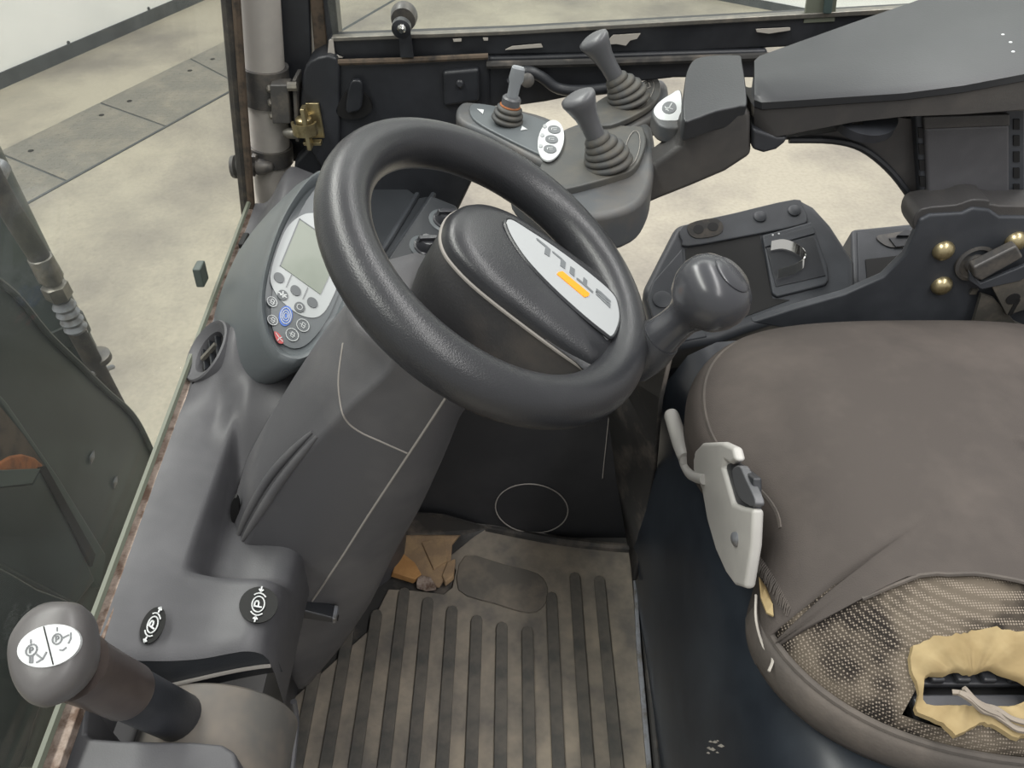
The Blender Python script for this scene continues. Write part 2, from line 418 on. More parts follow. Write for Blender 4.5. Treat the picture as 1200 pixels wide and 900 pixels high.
# --- A pillar
pil = thing('cab_pillar', 'round grey painted cab pillar with clamps beside the windshield', 'pillar', (-.34, 1.02, .3))
T0, T1 = un(322, 235, ('y', 1.015)), un(302, -10, ('y', 1.015))
pdir = (T1-T0).normalized(); PR = .0265
tube('tube', [T0-pdir*.25, T1+pdir*.3], PR, 'greytube', pil, seg=28)
def onp(py):                                  # point on the pillar axis at image row py
    best = min((T0+pdir*(k*.001) for k in range(-100, 500)), key=lambda p: abs(row(p)-py)); return best
def row(p):
    q = p-CAM; d = q.y*cp-q.z*sp; return 450-F*(q.y*sp+q.z*cp)/d
K1 = onp(98)
lathe('upper_clamp', K1-pdir*.024, pdir, [(PR+.001, 0), (PR+.005, 0), (PR+.005, .048), (PR+.001, .048)], 'clamp', pil)
K2 = onp(178)
lathe('lower_clamp', K2-pdir*.012, pdir, [(PR+.001, 0), (PR+.004, 0), (PR+.004, .024), (PR+.001, .024)], 'clamp', pil)
hb = box('hinge_block', K1+V((.026, -.028, -.012)), V((.012, 0, 0)), V((0, .012, 0)), pdir*.026, 'clamp', pil, bevel=.002)
for dz in (-.018, .0, .018):
    lathe('bolt', K1+V((.0145, -.032, -.012))+pdir*dz, (-1, -.25, 0), [(.005, 0), (.005, .004), (.003, .006)], 'metal', pil, seg=8)
box('hinge_plate', K1+V((.044, -.020, -.022)), V((.0025, 0, 0)), V((0, .018, 0)), pdir*.042, 'clamp', pil, bevel=.001)
lathe('bolt', K1+V((.041, -.040, .012)), (1, 0, 0), [(.006, 0), (.006, .012)], 'metal', pil, seg=8)
lathe('bolt', K1+V((.022, -.036, -.052)), (1, -.1, 0), [(.0045, 0), (.007, .006), (.007, .02)], 'metal', pil, seg=10)
# clamp screw pointing at the glass
kc = K2+V((-.02, -.032, -.006))
lathe('clamp_screw', kc+V((-.028, 0, 0)), (1, 0, 0), [(.005, 0), (.015, .001), (.016, .006), (.011, .008), (.013, .012), (.013, .03), (.009, .032), (.012, .036), (.011, .044), (.006, .056), (.003, .058)], 'clamp', pil, seg=14)
box('clamp_ear', kc+V((.006, .016, .006)), V((.004, 0, 0)), V((0, .02, 0)), V((0, 0, .011)), 'clamp', pil, bevel=.002)
# catch hook in yellow zinc
lt = thing('door_catch', 'yellow zinc plated door catch next to the grey pillar', 'latch', un(358, 150, ('y', .985)))
Pc = un(357, 150, ('y', .968))
arc = [Pc+V((.0165*math.cos(t), .0165*math.sin(t)*.8, 0)) for t in [math.radians(q) for q in range(-195, 16, 15)]]
ins = [Pc+(p-Pc)*.82 for p in arc]
lo_ = V((0, 0, -.008)); hi_ = V((0, 0, .008))
loft('strap', [[o+lo_, o+hi_, q+hi_, q+lo_] for o, q in zip(arc, ins)], 'zinc', lt, ang=30)
lathe('roller', Pc+V((0, .002, -.004)), (0, 0, 1), [(.008, 0), (.0105, .002), (.0105, .016), (.008, .018)], 'zinc', lt, seg=18)
box('back_plate', Pc+V((.012, .014, .004)), V((.009, 0, 0)), V((0, .002, 0)), V((0, 0, .024)), 'zinc', lt, bevel=.001)
box('tongue', Pc+V((.004, -.004, .002)), V((.0028, 0, 0)), V((0, .008, 0)), V((0, 0, .028)), 'zinc', lt, bevel=.001)
box('lower_bar', Pc+V((.006, .004, -.022)), V((.012, 0, 0)), V((0, .005, 0)), V((0, 0, .0025)), 'zinc', lt, bevel=.001)

# --- door on the far side: post, window frame, panels
door = thing('cab_door', 'black cab door with low window sill on the far side', 'door', (.2, 1.0, .3))
def vbar(name, x0, x1, y0, y1, Y, th, m):
    pts = [(x0, y0), (x1, y0), (x1+8, y1), (x0+8, y1)]
    return pprism(name, pts, ('y', Y), th, m, door, smooth=False, bevel=.003)
vbar('door_post', 327, 362, -20, 190, 1.035, .03, 'black')
vbar('door_seal', 361, 378, -20, 70, 1.03, .02, 'brownseal')
vbar('window_post', 376, 391, -20, 62, 1.022, .03, 'blackp')
# sill bar
pprism('window_sill', [(383, 46), (600, 38), (800, 27), (1000, 16), (1290, 0), (1290, 40), (1000, 52), (800, 62), (575, 66), (385, 72)], ('y', 1.0), .03, 'blackp', door, smooth=False, bevel=.004)
pprism('sill_edge', [(388, 44), (600, 36), (800, 24.5), (1000, 13), (1290, -4), (1290, 3), (1000, 19), (800, 30), (600, 41), (388, 49)], ('y', .996), .012, 'metal', door, smooth=False, bevel=.001)
for pts in ([(718, 40), (750, 38), (746, 44), (738, 46), (733, 52), (722, 50), (708, 51)], [(600, 53), (634, 50), (636, 54), (592, 57)], [(531, 44.5), (541, 44), (541, 47), (532, 47.5)], [(566, 43), (572, 43), (572, 46), (567, 46)], [(885, 33), (925, 31), (925, 34), (900, 38), (886, 36)], [(386, 46), (391, 44), (393, 62), (402, 66), (384, 68)]):
    pprism('paint_chip', pts, ('y', 1.0), .002, 'chip', door, lift=.0045, smooth=False)
ga, gb = un(390, 44, ('y', 1.008)), un(1290, -4, ('y', 1.008))
prism('glass_pane', [ga, gb, gb+V((0, 0, .5)), ga+V((0, 0, .5))], (0, .004, 0), 'glass2', door, smooth=False)
# sliding pane edge with its pull
ea = un(953, 24, ('y', 1.0)); eb = un(967, -30, ('y', 1.0))
dv = V((0, 0, .25))
prism('sliding_pane_edge', [un(942, 27, ('y', .998)), un(978, 25, ('y', .998)), un(985, -40, ('y', .998)), un(952, -40, ('y', .998))], (0, .005, 0), 'glassedge', door, smooth=False)
prism('pane_pull', [un(965, 17, ('y', .99)), un(975, 17, ('y', .99)), un(982, -40, ('y', .99)), un(972, -40, ('y', .99))], (0, .006, 0), 'tinted_frame', door, smooth=False, bevel=.002)
# inner panels
pprism('corner_cover', cr([(354, 96), (363, 72), (394, 68), (398, 110), (396, 200), (380, 200), (353, 150)], 3), ('y', .985), .05, 'black', door, bevel=.006, seg=3)
pprism('inner_panel', [(390, 74), (575, 66), (575, 125), (565, 170), (558, 204), (530, 262), (505, 330), (330, 330), (345, 190), (380, 150), (390, 140)], ('y', .992), .03, 'black', door, smooth=False, bevel=.006, seg=3)
pprism('raised_panel', [(518, 84), (562, 80), (562, 120), (520, 126)], ('y', .984), .02, 'black', door, bevel=.005, smooth=False)
lathe('button', un(539, 98, ('y', .984)), (0, -1, .2), [(.005, 0), (.005, .003), (.003, .005)], 'black', door, seg=12)
pprism('lower_rail', [(570, 67), (900, 58), (900, 92), (790, 92), (720, 100), (680, 112), (640, 120), (612, 124), (570, 126)], ('y', .996), .03, 'black', door, smooth=False, bevel=.004)
tube('rail_moulding', [un(570, 76, ('y', .99)), un(700, 73, ('y', .99)), un(900, 66, ('y', .99))], .005, 'dustyblack', door, seg=8)
tube('hose_trim', cr(uns([(598, 98), (616, 84), (634, 90), (655, 104), (690, 106), (735, 100)], ('y', .98)), 5, False), .007, 'black', door, seg=10)
lathe('trim_screw', un(618, 94, ('y', .972)), (0, -1, .3), [(.009, 0), (.009, .002), (.005, .004)], 'clamp', door, seg=12)
tube('dusty_ledge', uns([(396, 73), (470, 71), (572, 66)], ('y', .99)), .004, 'brownseal', door, seg=8)
# finger hole with the handle inside
pprism('handle_hole', cr([(394, 130), (406, 108), (428, 112), (436, 128), (424, 138), (404, 139)], 4), ('y', .985), .02, 'deep', door)
prism('release_handle', cr(uns([(405, 130), (409, 100), (417, 94), (425, 100), (424, 126), (414, 132)], ('y', .978)), 4), (0, .008, 0), 'blackp', door, bevel=.003)
# door stop with rubber bumper
stp = thing('door_stop', 'rubber door stop on a flat bracket at the window sill', 'door stop', un(477, 66, ('y', .985)))
a = un(477, 68, ('y', .985)); b = un(471, 36, ('y', .98))
prism('bracket', uns([(469, 68), (485, 68), (481, 38), (467, 38)], ('y', .985)), (0, .004, 0), 'blackp', stp, smooth=False, bevel=.001)
bd = V((0, -.80, -.10)).normalized()
Pb = un(473, 21, ('y', .99))
lathe('bumper', Pb-bd*.012, bd, [(.010, 0), (.0158, .001), (.0165, .004), (.0155, .014), (.0145, .018)], 'clamp', stp, seg=26)
lathe('washer', un(471, 30, ('y', .972)), bd, [(.008, 0), (.0115, .001), (.0115, .010), (.008, .012)], 'blackp', stp, seg=22)
lathe('nut', un(471, 32, ('y', .962)), bd, [(.0055, 0), (.0055, .004), (.003, .006), (.003, .01)], 'chrome', stp, seg=8)

# ================================================================== MAST SEEN THROUGH THE WINDSHIELD
cyl = thing('lift_cylinder', 'black lift cylinder of the mast outside the windshield', 'cylinder', un(40, 400, ('x', -.72)))
a, b = un(-60, 170, ('x', -.74)), un(120, 520, ('x', -.66))
tube('barrel', [a+(a-b)*.5, b+(b-a)*.55], .055, 'mast', cyl, seg=28)
lathe('collar', a.lerp(b, .55), (b-a), [(.056, 0), (.058, .002), (.058, .03), (.056, .032)], 'mastd', cyl, seg=28)
hose = thing('hydraulic_hose', 'black hydraulic hose with steel fittings beside the lift cylinder', 'hose', un(70, 350, ('x', -.62)))
hp = lambda x, y: un(x, y, ('x', -.62))
tube('upper_hose', cr([hp(-40, 150), hp(0, 226), hp(30, 275), hp(48, 304)], 4, False), .0135, 'rubber', hose, seg=14)
d_ = hp(70, 345)-hp(46, 300)
lathe('ferrule', hp(46, 300), d_, [(.013, 0), (.0155, .002), (.0165, .035), (.012, .042), (.010, .05)], 'metal', hose, seg=18)
lathe('hex_nut', hp(62, 332), d_, [(.013, 0), (.0175, .003), (.0175, .022), (.014, .026)], 'metal', hose, seg=6)
lathe('spring_sleeve', hp(72, 352), hp(94, 394)-hp(72, 352), [(.012, 0)]+[(.012+.004*(k % 2), .003+.0065*k) for k in range(9)]+[(.012, .062)], 'strip', hose, seg=18)
tube('lower_hose', [hp(90, 388), hp(110, 425), hp(150, 500), hp(175, 560)], .0125, 'rubber', hose, seg=14)
lathe('clamp_ring', hp(112, 416), hp(150, 480)-hp(110, 410), [(.014, 0), (.02, .001), (.02, .01), (.014, .011)], 'clamp', hose, seg=18)
tube('clamp_bolt', [hp(108, 438), hp(132, 430)], .004, 'strip', hose, seg=8)
lathe('coupling', hp(-6, 208), hp(6, 182)-hp(-6, 208), [(.008, 0), (.012, .002), (.012, .02), (.008, .024)], 'strip', hose, seg=12)
msh = thing('mast_guard_plate', 'bent black steel guard plate of the mast behind the windshield', 'guard plate', un(80, 560, ('x', -.56)))
prism('plate', cr(uns([(-60, 290), (-20, 318), (18, 345), (55, 390), (90, 424), (125, 458), (150, 480), (166, 503), (185, 545), (175, 610), (150, 690), (120, 770), (70, 700), (30, 600), (-10, 520), (-60, 430)], ('x', -.565)), 2), (-.008, 0, 0), 'mast', msh, smooth=False)
tube('rolled_edge', cr(uns([(-20, 316), (18, 345), (55, 390), (90, 424), (125, 458), (150, 480), (166, 503), (185, 545)], ('x', -.562)), 3, False), .004, 'mast', msh, seg=8)
prism('fold', uns([(-40, 420), (8, 470), (70, 560), (125, 650), (118, 690), (104, 672), (52, 545), (0, 472), (-40, 440)], ('x', -.555)), (-.012, 0, 0), 'mastl', msh, smooth=False, bevel=.003)
for py in ((108, 536), (135, 565)): box('spot_weld', un(py[0], py[1], ('x', -.563)), V((.001, 0, 0)), V((0, .006, 0)), V((0, .003, .004)), 'strip', msh)
car = thing('fork_carriage', 'dark steel carriage block with a rusty roller below the guard plate', 'carriage', un(30, 620, ('x', -.6)))
prism('opening', uns([(-60, 430), (0, 476), (28, 510), (54, 548), (30, 556), (-60, 560)], ('x', -.549)), (-.004, 0, 0), 'brownseal', car, smooth=False)
prism('block', uns([(-80, 572), (0, 570), (38, 567), (48, 551), (80, 612), (112, 680), (90, 708), (40, 682), (0, 660), (-80, 620)], ('x', -.545)), (-.012, 0, 0), 'mast', car, smooth=False, bevel=.003)
prism('block_top', uns([(-80, 553), (0, 551), (48, 549), (38, 567), (0, 571), (-80, 573)], ('x', -.543)), (-.03, 0, 0), 'mastl', car, smooth=False, bevel=.001)
prism('rusty_roller', uns([(-6, 553), (2, 541), (14, 534), (28, 532), (42, 536), (52, 545), (50, 551), (20, 553)], ('x', -.546)), (-.03, 0, 0), 'rustor', car, bevel=.004)
prism('dark_gap', uns([(46, 548), (54, 546), (112, 650), (108, 664)], ('x', -.5435)), (-.004, 0, 0), 'deep', car, smooth=False)
prism('back_plate', uns([(-120, 380), (20, 470), (150, 640), (150, 780), (90, 900), (-120, 900)], ('x', -.66)), (-.01, 0, 0), 'mastd', car, smooth=False)
prism('lower_cover', cr(uns([(-60, 640), (0, 664), (45, 690), (88, 715), (60, 800), (40, 850), (20, 905), (-70, 905), (-70, 760)], ('x', -.5)), 3), (-.01, 0, 0), 'mast', car, smooth=False, bevel=.003)

for y_ in (.22, .62): abox('mast_rail', (-.73, y_, GZ), (-.685, y_+.10, .12), 'mastd', car, smooth=False, bevel=.004)

# ================================================================== DASHBOARD
dash = thing('dashboard', 'grey plastic dashboard running along the windshield', 'dashboard', (-.27, .55, .05))
def sm(a, b, x):
    t = max(0, min(1, (x-a)/(b-a))); return t*t*(3-2*t)
VP0 = un(242, 411, ('z', .522))
def xr(y): return -.203+.128*sm(.56, .72, y)
def dz(x, y):
    z = .500-.030*sm(-.335, -.24, x)
    z += .068*sm(.76, .94, y)*sm(-.350, -.292, x)*(1-sm(-.25, -.19, x))                 # hump by the pillar
    # shallow trough beside the column
    rv = math.hypot(x-VP0.x, (y-VP0.y)*.9); wv = math.exp(-(rv/.047)**4)
    z = z*(1-wv)+(VP0.z-.001+.816*(x-VP0.x)+.297*(y-VP0.y))*wv
    zp = .816*(x-VP0.x)+.297*(y-VP0.y)
    if math.sqrt((x-VP0.x)**2+(y-VP0.y)**2+zp*zp) < .030: z -= .020
    z -= .032*sm(-.284, -.274, x)*sm(.372, .390, y)*(1-sm(.47, .56, y))
    z += .040*sm(.49, .58, y)*sm(-.305, -.265, x)*(1-sm(.72, .80, y))
    return z
rows = []
NY, NX = 90, 46
for j in range(NY+1):
    yj = .30+(.962-.30)*j/NY; r = []
    x0, x1 = wsx(yj)+.012, xr(yj)
    for i in range(NX+1):
        x = x0+(x1-x0)*i/NX
        y = yj+(.024*sm(-.33, -.19, x)-.012)*(1-sm(.30, .36, yj)); z = dz(x, y)
        e = (x1-x)/.020
        if e < 1: z -= .018*(1-math.sqrt(max(0, 1-(1-e)**2)))
        if yj < .312: q = (.312-yj)/.0125; z -= .009*(1-math.sqrt(max(0, 1-q*q)))
        r.append(V((x, y, z)))
    xe, ze = r[-1].x, r[-1].z
    for k, (dx, zz) in enumerate(((.0, .42), (-.004, .36), (-.03, .30), (-.08, .2), (-.1, -.01))): r.append(V((xe+dx, r[NX].y, min(ze-.01*(k+1), zz))))
    r.insert(0, V((x0, r[0].y, .3)))
    rows.append(r)
# near end wall
endw = [V((p.x, p.y, p.z)) for p in rows[0]]
v_, f_ = grid_g(rows, False, False)
mk('body', v_, f_, 'dash', dash, ang=60)
ne = [p for p in rows[0][1:NX+4]]
ewp = rows[0][1:NX+2]
ew = [[p+V((0, .001, 0)) for p in ewp], [V((p.x, p.y+.001, .436)) for p in ewp], [V((p.x, p.y+.012, .434)) for p in ewp], [V((p.x, p.y+.012, .40)) for p in ewp]]
loft('end_wall', ew, 'dash_dark', dash, closed=False, cap=False, ang=30)
tube('end_wall_edge', [V((p.x, p.y-.0005, .436)) for p in ewp[12:]], .0018, 'line', dash, seg=6)
# near ledge in front of the lever slot
prism('near_ledge', cr([V((wsx(.04)+.012, .04, .485)), V((-.20, .04, .478)), V((-.192, .17, .474)), V((-.196, .215, .474)), V((-.212, .231, .475)), V((-.26, .232, .478)), V((-.306, .233, .481)), V((-.312, .24, .482)), V((wsx(.25)+.012, .25, .49))], 2), (0, 0, -.08), 'dash', dash, bevel=.006, seg=3)
prism('slot_side', [V((wsx(.235)+.012, .235, .493)), V((-.318, .235, .489)), V((-.318, .31, .488)), V((wsx(.31)+.012, .31, .495))], (0, 0, -.06), 'dash', dash, smooth=False, bevel=.003)
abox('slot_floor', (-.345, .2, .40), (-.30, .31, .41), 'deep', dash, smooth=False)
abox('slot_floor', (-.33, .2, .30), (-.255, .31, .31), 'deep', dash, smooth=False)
# wall closing the near lower side
tube('shroud_edge', cr([un(344, 822, ('x', -.2)), un(347, 845, ('x', -.2)), un(344, 880, ('x', -.2)), un(338, 930, ('x', -.2))], 4, False), .003, 'dash', dash, seg=8)
# door-side grey hump
# dash section behind the wheel
dk = lambda pts, z: uns(pts, ('z', z))
prism('instrument_shelf', dk([(415, 218), (478, 219), (492, 230), (505, 228), (470, 290), (440, 330), (380, 330)], .505), (0, 0, -.04), 'shelf', dash, bevel=.006, seg=3)
tube('ridge', dk([(489, 228), (452, 288), (440, 305)], .507), .004, 'dash_dark', dash, seg=8)
tube('ridge', dk([(508, 228), (462, 296), (450, 315)], .512), .004, 'dash_dark', dash, seg=8)
# pocket mark beside the column
# windscreen side clip
box('clip', un(286, 282, ('z', .515)), V((.004, 0, 0)), V((0, .014, 0)), V((0, 0, .004)), 'deep', dash, bevel=.002)

# --- air vent
vn = V((-.616, -.224, .755)).normalized(); vP = un(242, 411, ('z', .522))
vent = thing('air_vent', 'round black air vent at the windshield edge of the dashboard', 'air vent', vP)
lathe('ring', vP, vn, [(.036, -.014), (.036, .001), (.0345, .0025), (.033, .002), (.031, .0005), (.024, -.003), (.0225, -.010), (.0225, -.012)], 'dash', vent, seg=40)
lathe('opening', vP, vn, [(.0228, -.014), (.0228, -.0105)], 'deep', vent, seg=28)
x_, y_, _ = frame_of(vn)
for k in (-1, 0, 1): box('blade', vP+y_*(.011*k)-vn*.007, x_*(.021 if k == 0 else .017), y_*.0012, vn*.003, 'blackp', vent)
box('tab', vP-vn*.003, x_*.0025, y_*.012, vn*.002, 'metal', vent)

# --- display unit
DP = un(352, 325, ('z', .605)); dn = V((.44, -.38, .81)).normalized(); dpl = (DP, dn)
disp = thing('display_unit', 'oval grey display unit with screen and keys beside the steering wheel', 'display', V((DP.x, DP.y, .5)))
lip = cr([(372, 203), (340, 240), (318, 290), (306, 345), (311, 390), (330, 419), (356, 421), (384, 398), (403, 362), (425, 300), (432, 240), (410, 205)], 5)
L3 = uns(lip, dpl); ctr = sum(L3, V())/len(L3)
def scl(P, s, h): return [ctr+(p-ctr)*s+dn*h for p in P]
dwn = V((-.066, .060, -.080))
base = [ctr+(p-ctr)*1.14+dwn for p in L3]
mid = [ctr+(p-ctr)*1.10+dwn*.4 for p in L3]
rows = [[p+dwn*.5 for p in base], base, mid, scl(L3, 1.055, -.012), scl(L3, 1.03, -.002), scl(L3, .99, .002), scl(L3, .945, .0), scl(L3, .905, -.007), scl(L3, .895, -.0085)]
loft('housing', rows, 'display', disp, ang=70)
fpl = (DP-dn*.008, dn)
fp = pprism('face_plate', cr([(375, 218), (345, 262), (322, 325), (318, 380), (334, 405), (356, 406), (380, 380), (398, 340), (412, 290), (415, 230)], 4), fpl, .001, 'display', disp, lift=.0008)
wp = pprism('white_panel', cr([(366, 250.5), (350, 255), (336, 268), (326, 290), (318, 316), (317, 332), (326, 349), (337, 360), (352, 370), (368, 373), (379, 367), (388, 352), (396, 332), (404, 300), (408, 270), (396, 256)], 4), fpl, .001, 'panelwhite', disp, lift=.0016)
sc_ = pprism('screen', [(350.5, 258), (328, 312.5), (375, 346), (400, 292)], fpl, .001, 'lcd', disp, lift=.0024, smooth=False)
strokes('screen_edge', [[(328, 312.5), (350.5, 258), (400, 292)]], fpl, .0012, 'greyprint', disp, lift=.0027)
for (x, y) in ((326.5, 326.5), (346, 341.5), (365.5, 355.5)): pprism('soft_key', ell(x, y, 7, 5.2, 45, 20), fpl, .001, 'buttongrey', disp, lift=.0025)
strokes('key_divider', [[(341, 323), (335, 337)], [(360, 338), (354.5, 351)]], fpl, .0006, 'greyprint', disp, lift=.0024)
for (x, y), kd in zip(((330.8, 347), (350.5, 361)), (0, 1)):
    k_ = pprism('function_key', ell(x, y, 6.6, 5.6, 45, 20), fpl, .001, 'buttongrey', disp, lift=.0026)
    if kd == 0: strokes('mark', [[(326, 344), (335, 350)], [(331, 343), (331, 350)], [(328, 347), (335, 347)]], fpl, .0012, 'white', k_, lift=.003)
    else: strokes('mark', [ell(x, y, 3.6, 3, 45, 8)+[ell(x, y, 3.6, 3, 45, 8)[0]]], fpl, .0007, 'white', k_, lift=.003)
for (x, y, col, nm) in ((318.5, 354.5, 'white', 'symbol_key'), (319, 376, 'white', 'symbol_key'), (342, 393, 'white', 'symbol_key'), (354.5, 382, 'white', 'symbol_key')):
    e_ = ell(x, y, 8 if x > 330 else 6.5, 6.6 if x > 330 else 5, 45, 16); k_ = pprism(nm, e_, fpl, .0008, 'display', disp, lift=.0013)
    strokes('ring', [e_+[e_[0]]], fpl, .0007, col, k_, lift=.002)
    strokes('mark', [[(x-2, y+1), (x, y-3.5), (x+3, y-1), (x+1, y+3.5), (x-2, y+1)], [(x-3, y-2), (x+3, y+2)]], fpl, .0006, col, k_, lift=.002)
bk = pprism('blue_key', ell(334.5, 371, 8, 12, 8, 24), fpl, .0008, 'blueprint', disp, lift=.0017)
strokes('ring', [[(334.5+q*math.cos(t)*8, 371+q*math.sin(t)*12) for t in [2*math.pi*k/20 for k in range(21)]] for q in (.28, .52, .78)], fpl, .0007, 'white', bk, lift=.0023)
rk = pprism('red_key', cr([(321, 389), (328, 393), (332, 402), (327, 403), (323, 398)], 3), fpl, .0006, 'redprint', disp, lift=.0015)
strokes('mark', [[(323, 391), (327, 397), (331, 401)], [(327, 397), (325, 400)], [(327, 397), (330, 396)]], fpl, .0007, 'white', rk, lift=.002)

# --- rotary switches on a sloping strip behind the wheel
swn = V((.35, -.25, .9)).normalized(); swP = un(495, 285, ('z', .535)); swl = (swP, swn)
sw = thing('switch_strip', 'dark switch strip with three rotary knobs behind the steering wheel', 'switch panel', V((swP.x, swP.y, .47)))
pprism('plate', [(505, 228), (535, 240), (548, 262), (500, 345), (455, 330), (448, 312)], swl, .04, 'shelf', sw, smooth=False, bevel=.004)
for i, (x, y) in enumerate(((519, 259), (497, 290), (479, 318))):
    P = un(x, y, swl)
    kb = lathe('rotary_knob', P, swn, [(.0135, .0), (.0135, .003), (.0115, .004), (.0105, .013), (.008, .016)], 'gloss', sw, seg=24)
    lathe('scale_ring', P, swn, [(.0185, .0), (.0185, .0008), (.0178, .0012)], 'display', kb, seg=30)
    box('pointer', P+swn*.017, V((.0105, .004, -.002)), V((-.001, .0025, .001)), swn*.004, 'gloss', kb, bevel=.001)

# ================================================================== STEERING COLUMN
SA = math.radians(33.03); SB = math.radians(-5.76)
wa = V((math.sin(SA)*math.cos(SB), math.sin(SB), math.cos(SA)*math.cos(SB)))
W0 = V((-.01251, .50296, .7096))
col = thing('steering_column', 'dark grey plastic steering column cover with pale seam lines', 'steering column', (-.22, .5, .1))
YN = .42
def cy(x, y, Y): return un(x, y, ('y', Y))
# sections from top to bottom: forward-upper edge, ridge, crease, rear edge, and the far side mirrored
secs = [
 ((408, 362), (470, 405), (535, 440), (560, 470)),
 ((392, 392), (458, 436), (524, 462), (543, 488)),
 ((360, 432), (408, 478), (498, 503), (521, 545)),
 ((322, 492), (358, 530), (467, 550), (494, 605)),
 ((281, 560), (312, 590), (432, 603), (463, 660)),
 ((263, 615), (285, 638), (399, 655), (436, 718)),
 ((256, 665), (285, 690), (362, 708), (402, 768)),
 ((272, 700), (300, 730), (330, 760), (346, 832)),
]
rows = []
for s_i, (a, r_, c_, e) in enumerate(secs):
    A = cy(*a, .475); Rr = cy(*r_, .432); Cc = cy(*c_, .428); E_ = cy(*e, .475)
    mir = lambda p, k=0: V((p.x, 2*.505-p.y-k, p.z))
    rows.append([A, A.lerp(Rr, .5)+V((-.002, -.006, .004)), A.lerp(Rr, .88), Rr+V((0, -.003, .002)), Rr.lerp(Cc, .1), Rr.lerp(Cc, .5)+V((0, -.002, 0)), Cc, Cc.lerp(E_, .5)+V((.002, -.012, 0)), E_, mir(E_), mir(Cc), mir(Rr), mir(A)])
full = []
for i in range(len(rows)-1):
    for k in range(3): full.append([p.lerp(q, k/3) for p, q in zip(rows[i], rows[i+1])])
full.append(rows[-1])
colb = loft('cover', full, 'column', col, sub=1)
def onc(x, y, Y=.4245): return un(x, y, ('y', Y))
def surfline(pts): return [un(x, y, ('y', Y)) for x, y, Y in pts]
hitc = surf(colb)
def online(pts, lift=0, n=5):
    q = [hitc(p.x, p.y, lift) for p in cr([V((x, y, 0)) for x, y in pts], n, False)]
    return [p for p in q if p is not None]
tube('seam', online([(526, 460), (498, 503), (467, 550), (432, 603), (399, 655), (366, 704)]), .0012, 'line', col, seg=6)
tube('panel_joint', online([(402, 402), (397, 440), (398, 466), (404, 490), (420, 505), (450, 519), (477, 531)]), .0009, 'line', col, seg=6)
for pts in ([(366, 506), (340, 531), (314, 562), (290, 603), (277, 634)], [(372, 511), (348, 539), (324, 571), (300, 608), (284, 634)]):
    P = online(pts); n_ = len(P)
    tube('moulded_rib', P, [.0042*math.sin(math.pi*min(1, max(.04, (k+.3)/n_)))**.5 for k in range(n_)], 'column', col, seg=10)
P = hitc(275, 598)
# tilt lever under the column
lv = thing('column_tilt_lever', 'small black lever poking out below the steering column cover', 'lever', un(370, 715, ('y', .41)))
prism('slot', [hitc(x, y, .0008) for x, y in ((350, 706), (372, 711), (397, 721), (396, 727), (372, 722), (350, 716))], (0, .004, 0), 'deep', lv, smooth=False)
prism('blade', uns([(340, 712), (392, 725), (393, 731), (340, 723)], ('y', .418)), (0, .016, 0), 'blackp', lv, smooth=False, bevel=.002)
prism('tip', uns([(389, 724.5), (394, 726), (394, 730.5), (389, 731)], ('y', .417)), (0, .016, 0), 'strip', lv, smooth=False, bevel=.001)

# ================================================================== STEERING WHEEL
whl = thing('steering_wheel', 'black steering wheel with silver badge and a round spinner knob', 'steering wheel', W0)
we1 = wa.cross(V((0, 1, 0))).normalized(); we2 = wa.cross(we1)
R, rt = .1274, .0195
v_, f_ = [], []
NR, NS = 96, 24
for i in range(NR):
    t = 2*math.pi*i/NR; rd = we1*math.cos(t)+we2*math.sin(t)
    for k in range(NS):
        p = 2*math.pi*k/NS
        rr_ = rt*math.cos(p); hh = rt*1.05*math.sin(p)
        if rr_ > 0: rr_ *= 1.0
        v_.append(W0+rd*(R+rr_)+wa*hh)
for i in range(NR):
    for k in range(NS): f_.append((i*NS+k, i*NS+(k+1) % NS, ((i+1) % NR)*NS+(k+1) % NS, ((i+1) % NR)*NS+k))
mk('rim', v_, f_, 'wheel', whl)
HH = .004
hpl = (W0+wa*HH, wa)
hub = cr([(554, 238), (535, 246), (527, 262), (528, 280), (540, 300), (570, 330), (630, 377), (680, 413), (702, 425), (724, 412), (733, 385), (728, 355), (712, 332), (675, 303), (620, 264), (585, 245)], 5)
H3 = uns(hub, hpl); hc = sum(H3, V())/len(H3)
def hs(s, h): return [hc+(p-hc)*s+wa*h for p in H3]
loft('hub_body', [hs(.9, -.085), hs(.97, -.06), hs(1.0, -.03), hs(1.01, -.009)], 'hub', whl, ang=60)
loft('hub_pad', [hs(1.015, -.011), hs(1.025, -.008), hs(1.0, -.002), hs(.95, .003), hs(.8, .0065), hs(.5, .008), hs(.2, .0085)], 'wheel', whl, ang=70)
tube('hub_seam', hs(1.022, -.0105), .0016, 'line', whl, seg=6, closed=True)
# spoke joining hub to rim
sd = we1*0
rimP = un(728, 405, hpl); dirp = (rimP-W0); dirp = (dirp-wa*dirp.dot(wa)).normalized(); tan_ = wa.cross(dirp)
loft('spoke', [[W0+dirp*q+tan_*(wd*math.cos(t))+wa*(-.004+th*math.sin(t)) for t in [2*math.pi*k/20 for k in range(20)]]
               for q, wd, th in ((.06, .040, .010), (.09, .042, .010), (.105, .046, .011), (.118, .052, .010), (.127, .056, .006))], 'spoke', whl)
bpl = (W0+wa*(HH+.0075), wa)
badge = cr([(591, 262), (598, 259), (618, 271), (650, 292), (690, 322), (716, 345), (723, 360), (724, 378), (716, 396), (706, 391), (680, 370), (645, 338), (615, 306), (597, 279)], 4)
bd_ = pprism('badge_plate', badge, bpl, .006, 'silver', whl, lift=.0022, bevel=.0008)
tube('badge_rim', [p+wa*.001 for p in uns(badge, bpl)], .0016, 'blackp', whl, seg=6, closed=True)
z9 = lambda P: [(615+x/9, 270+y/9) for x, y in P]
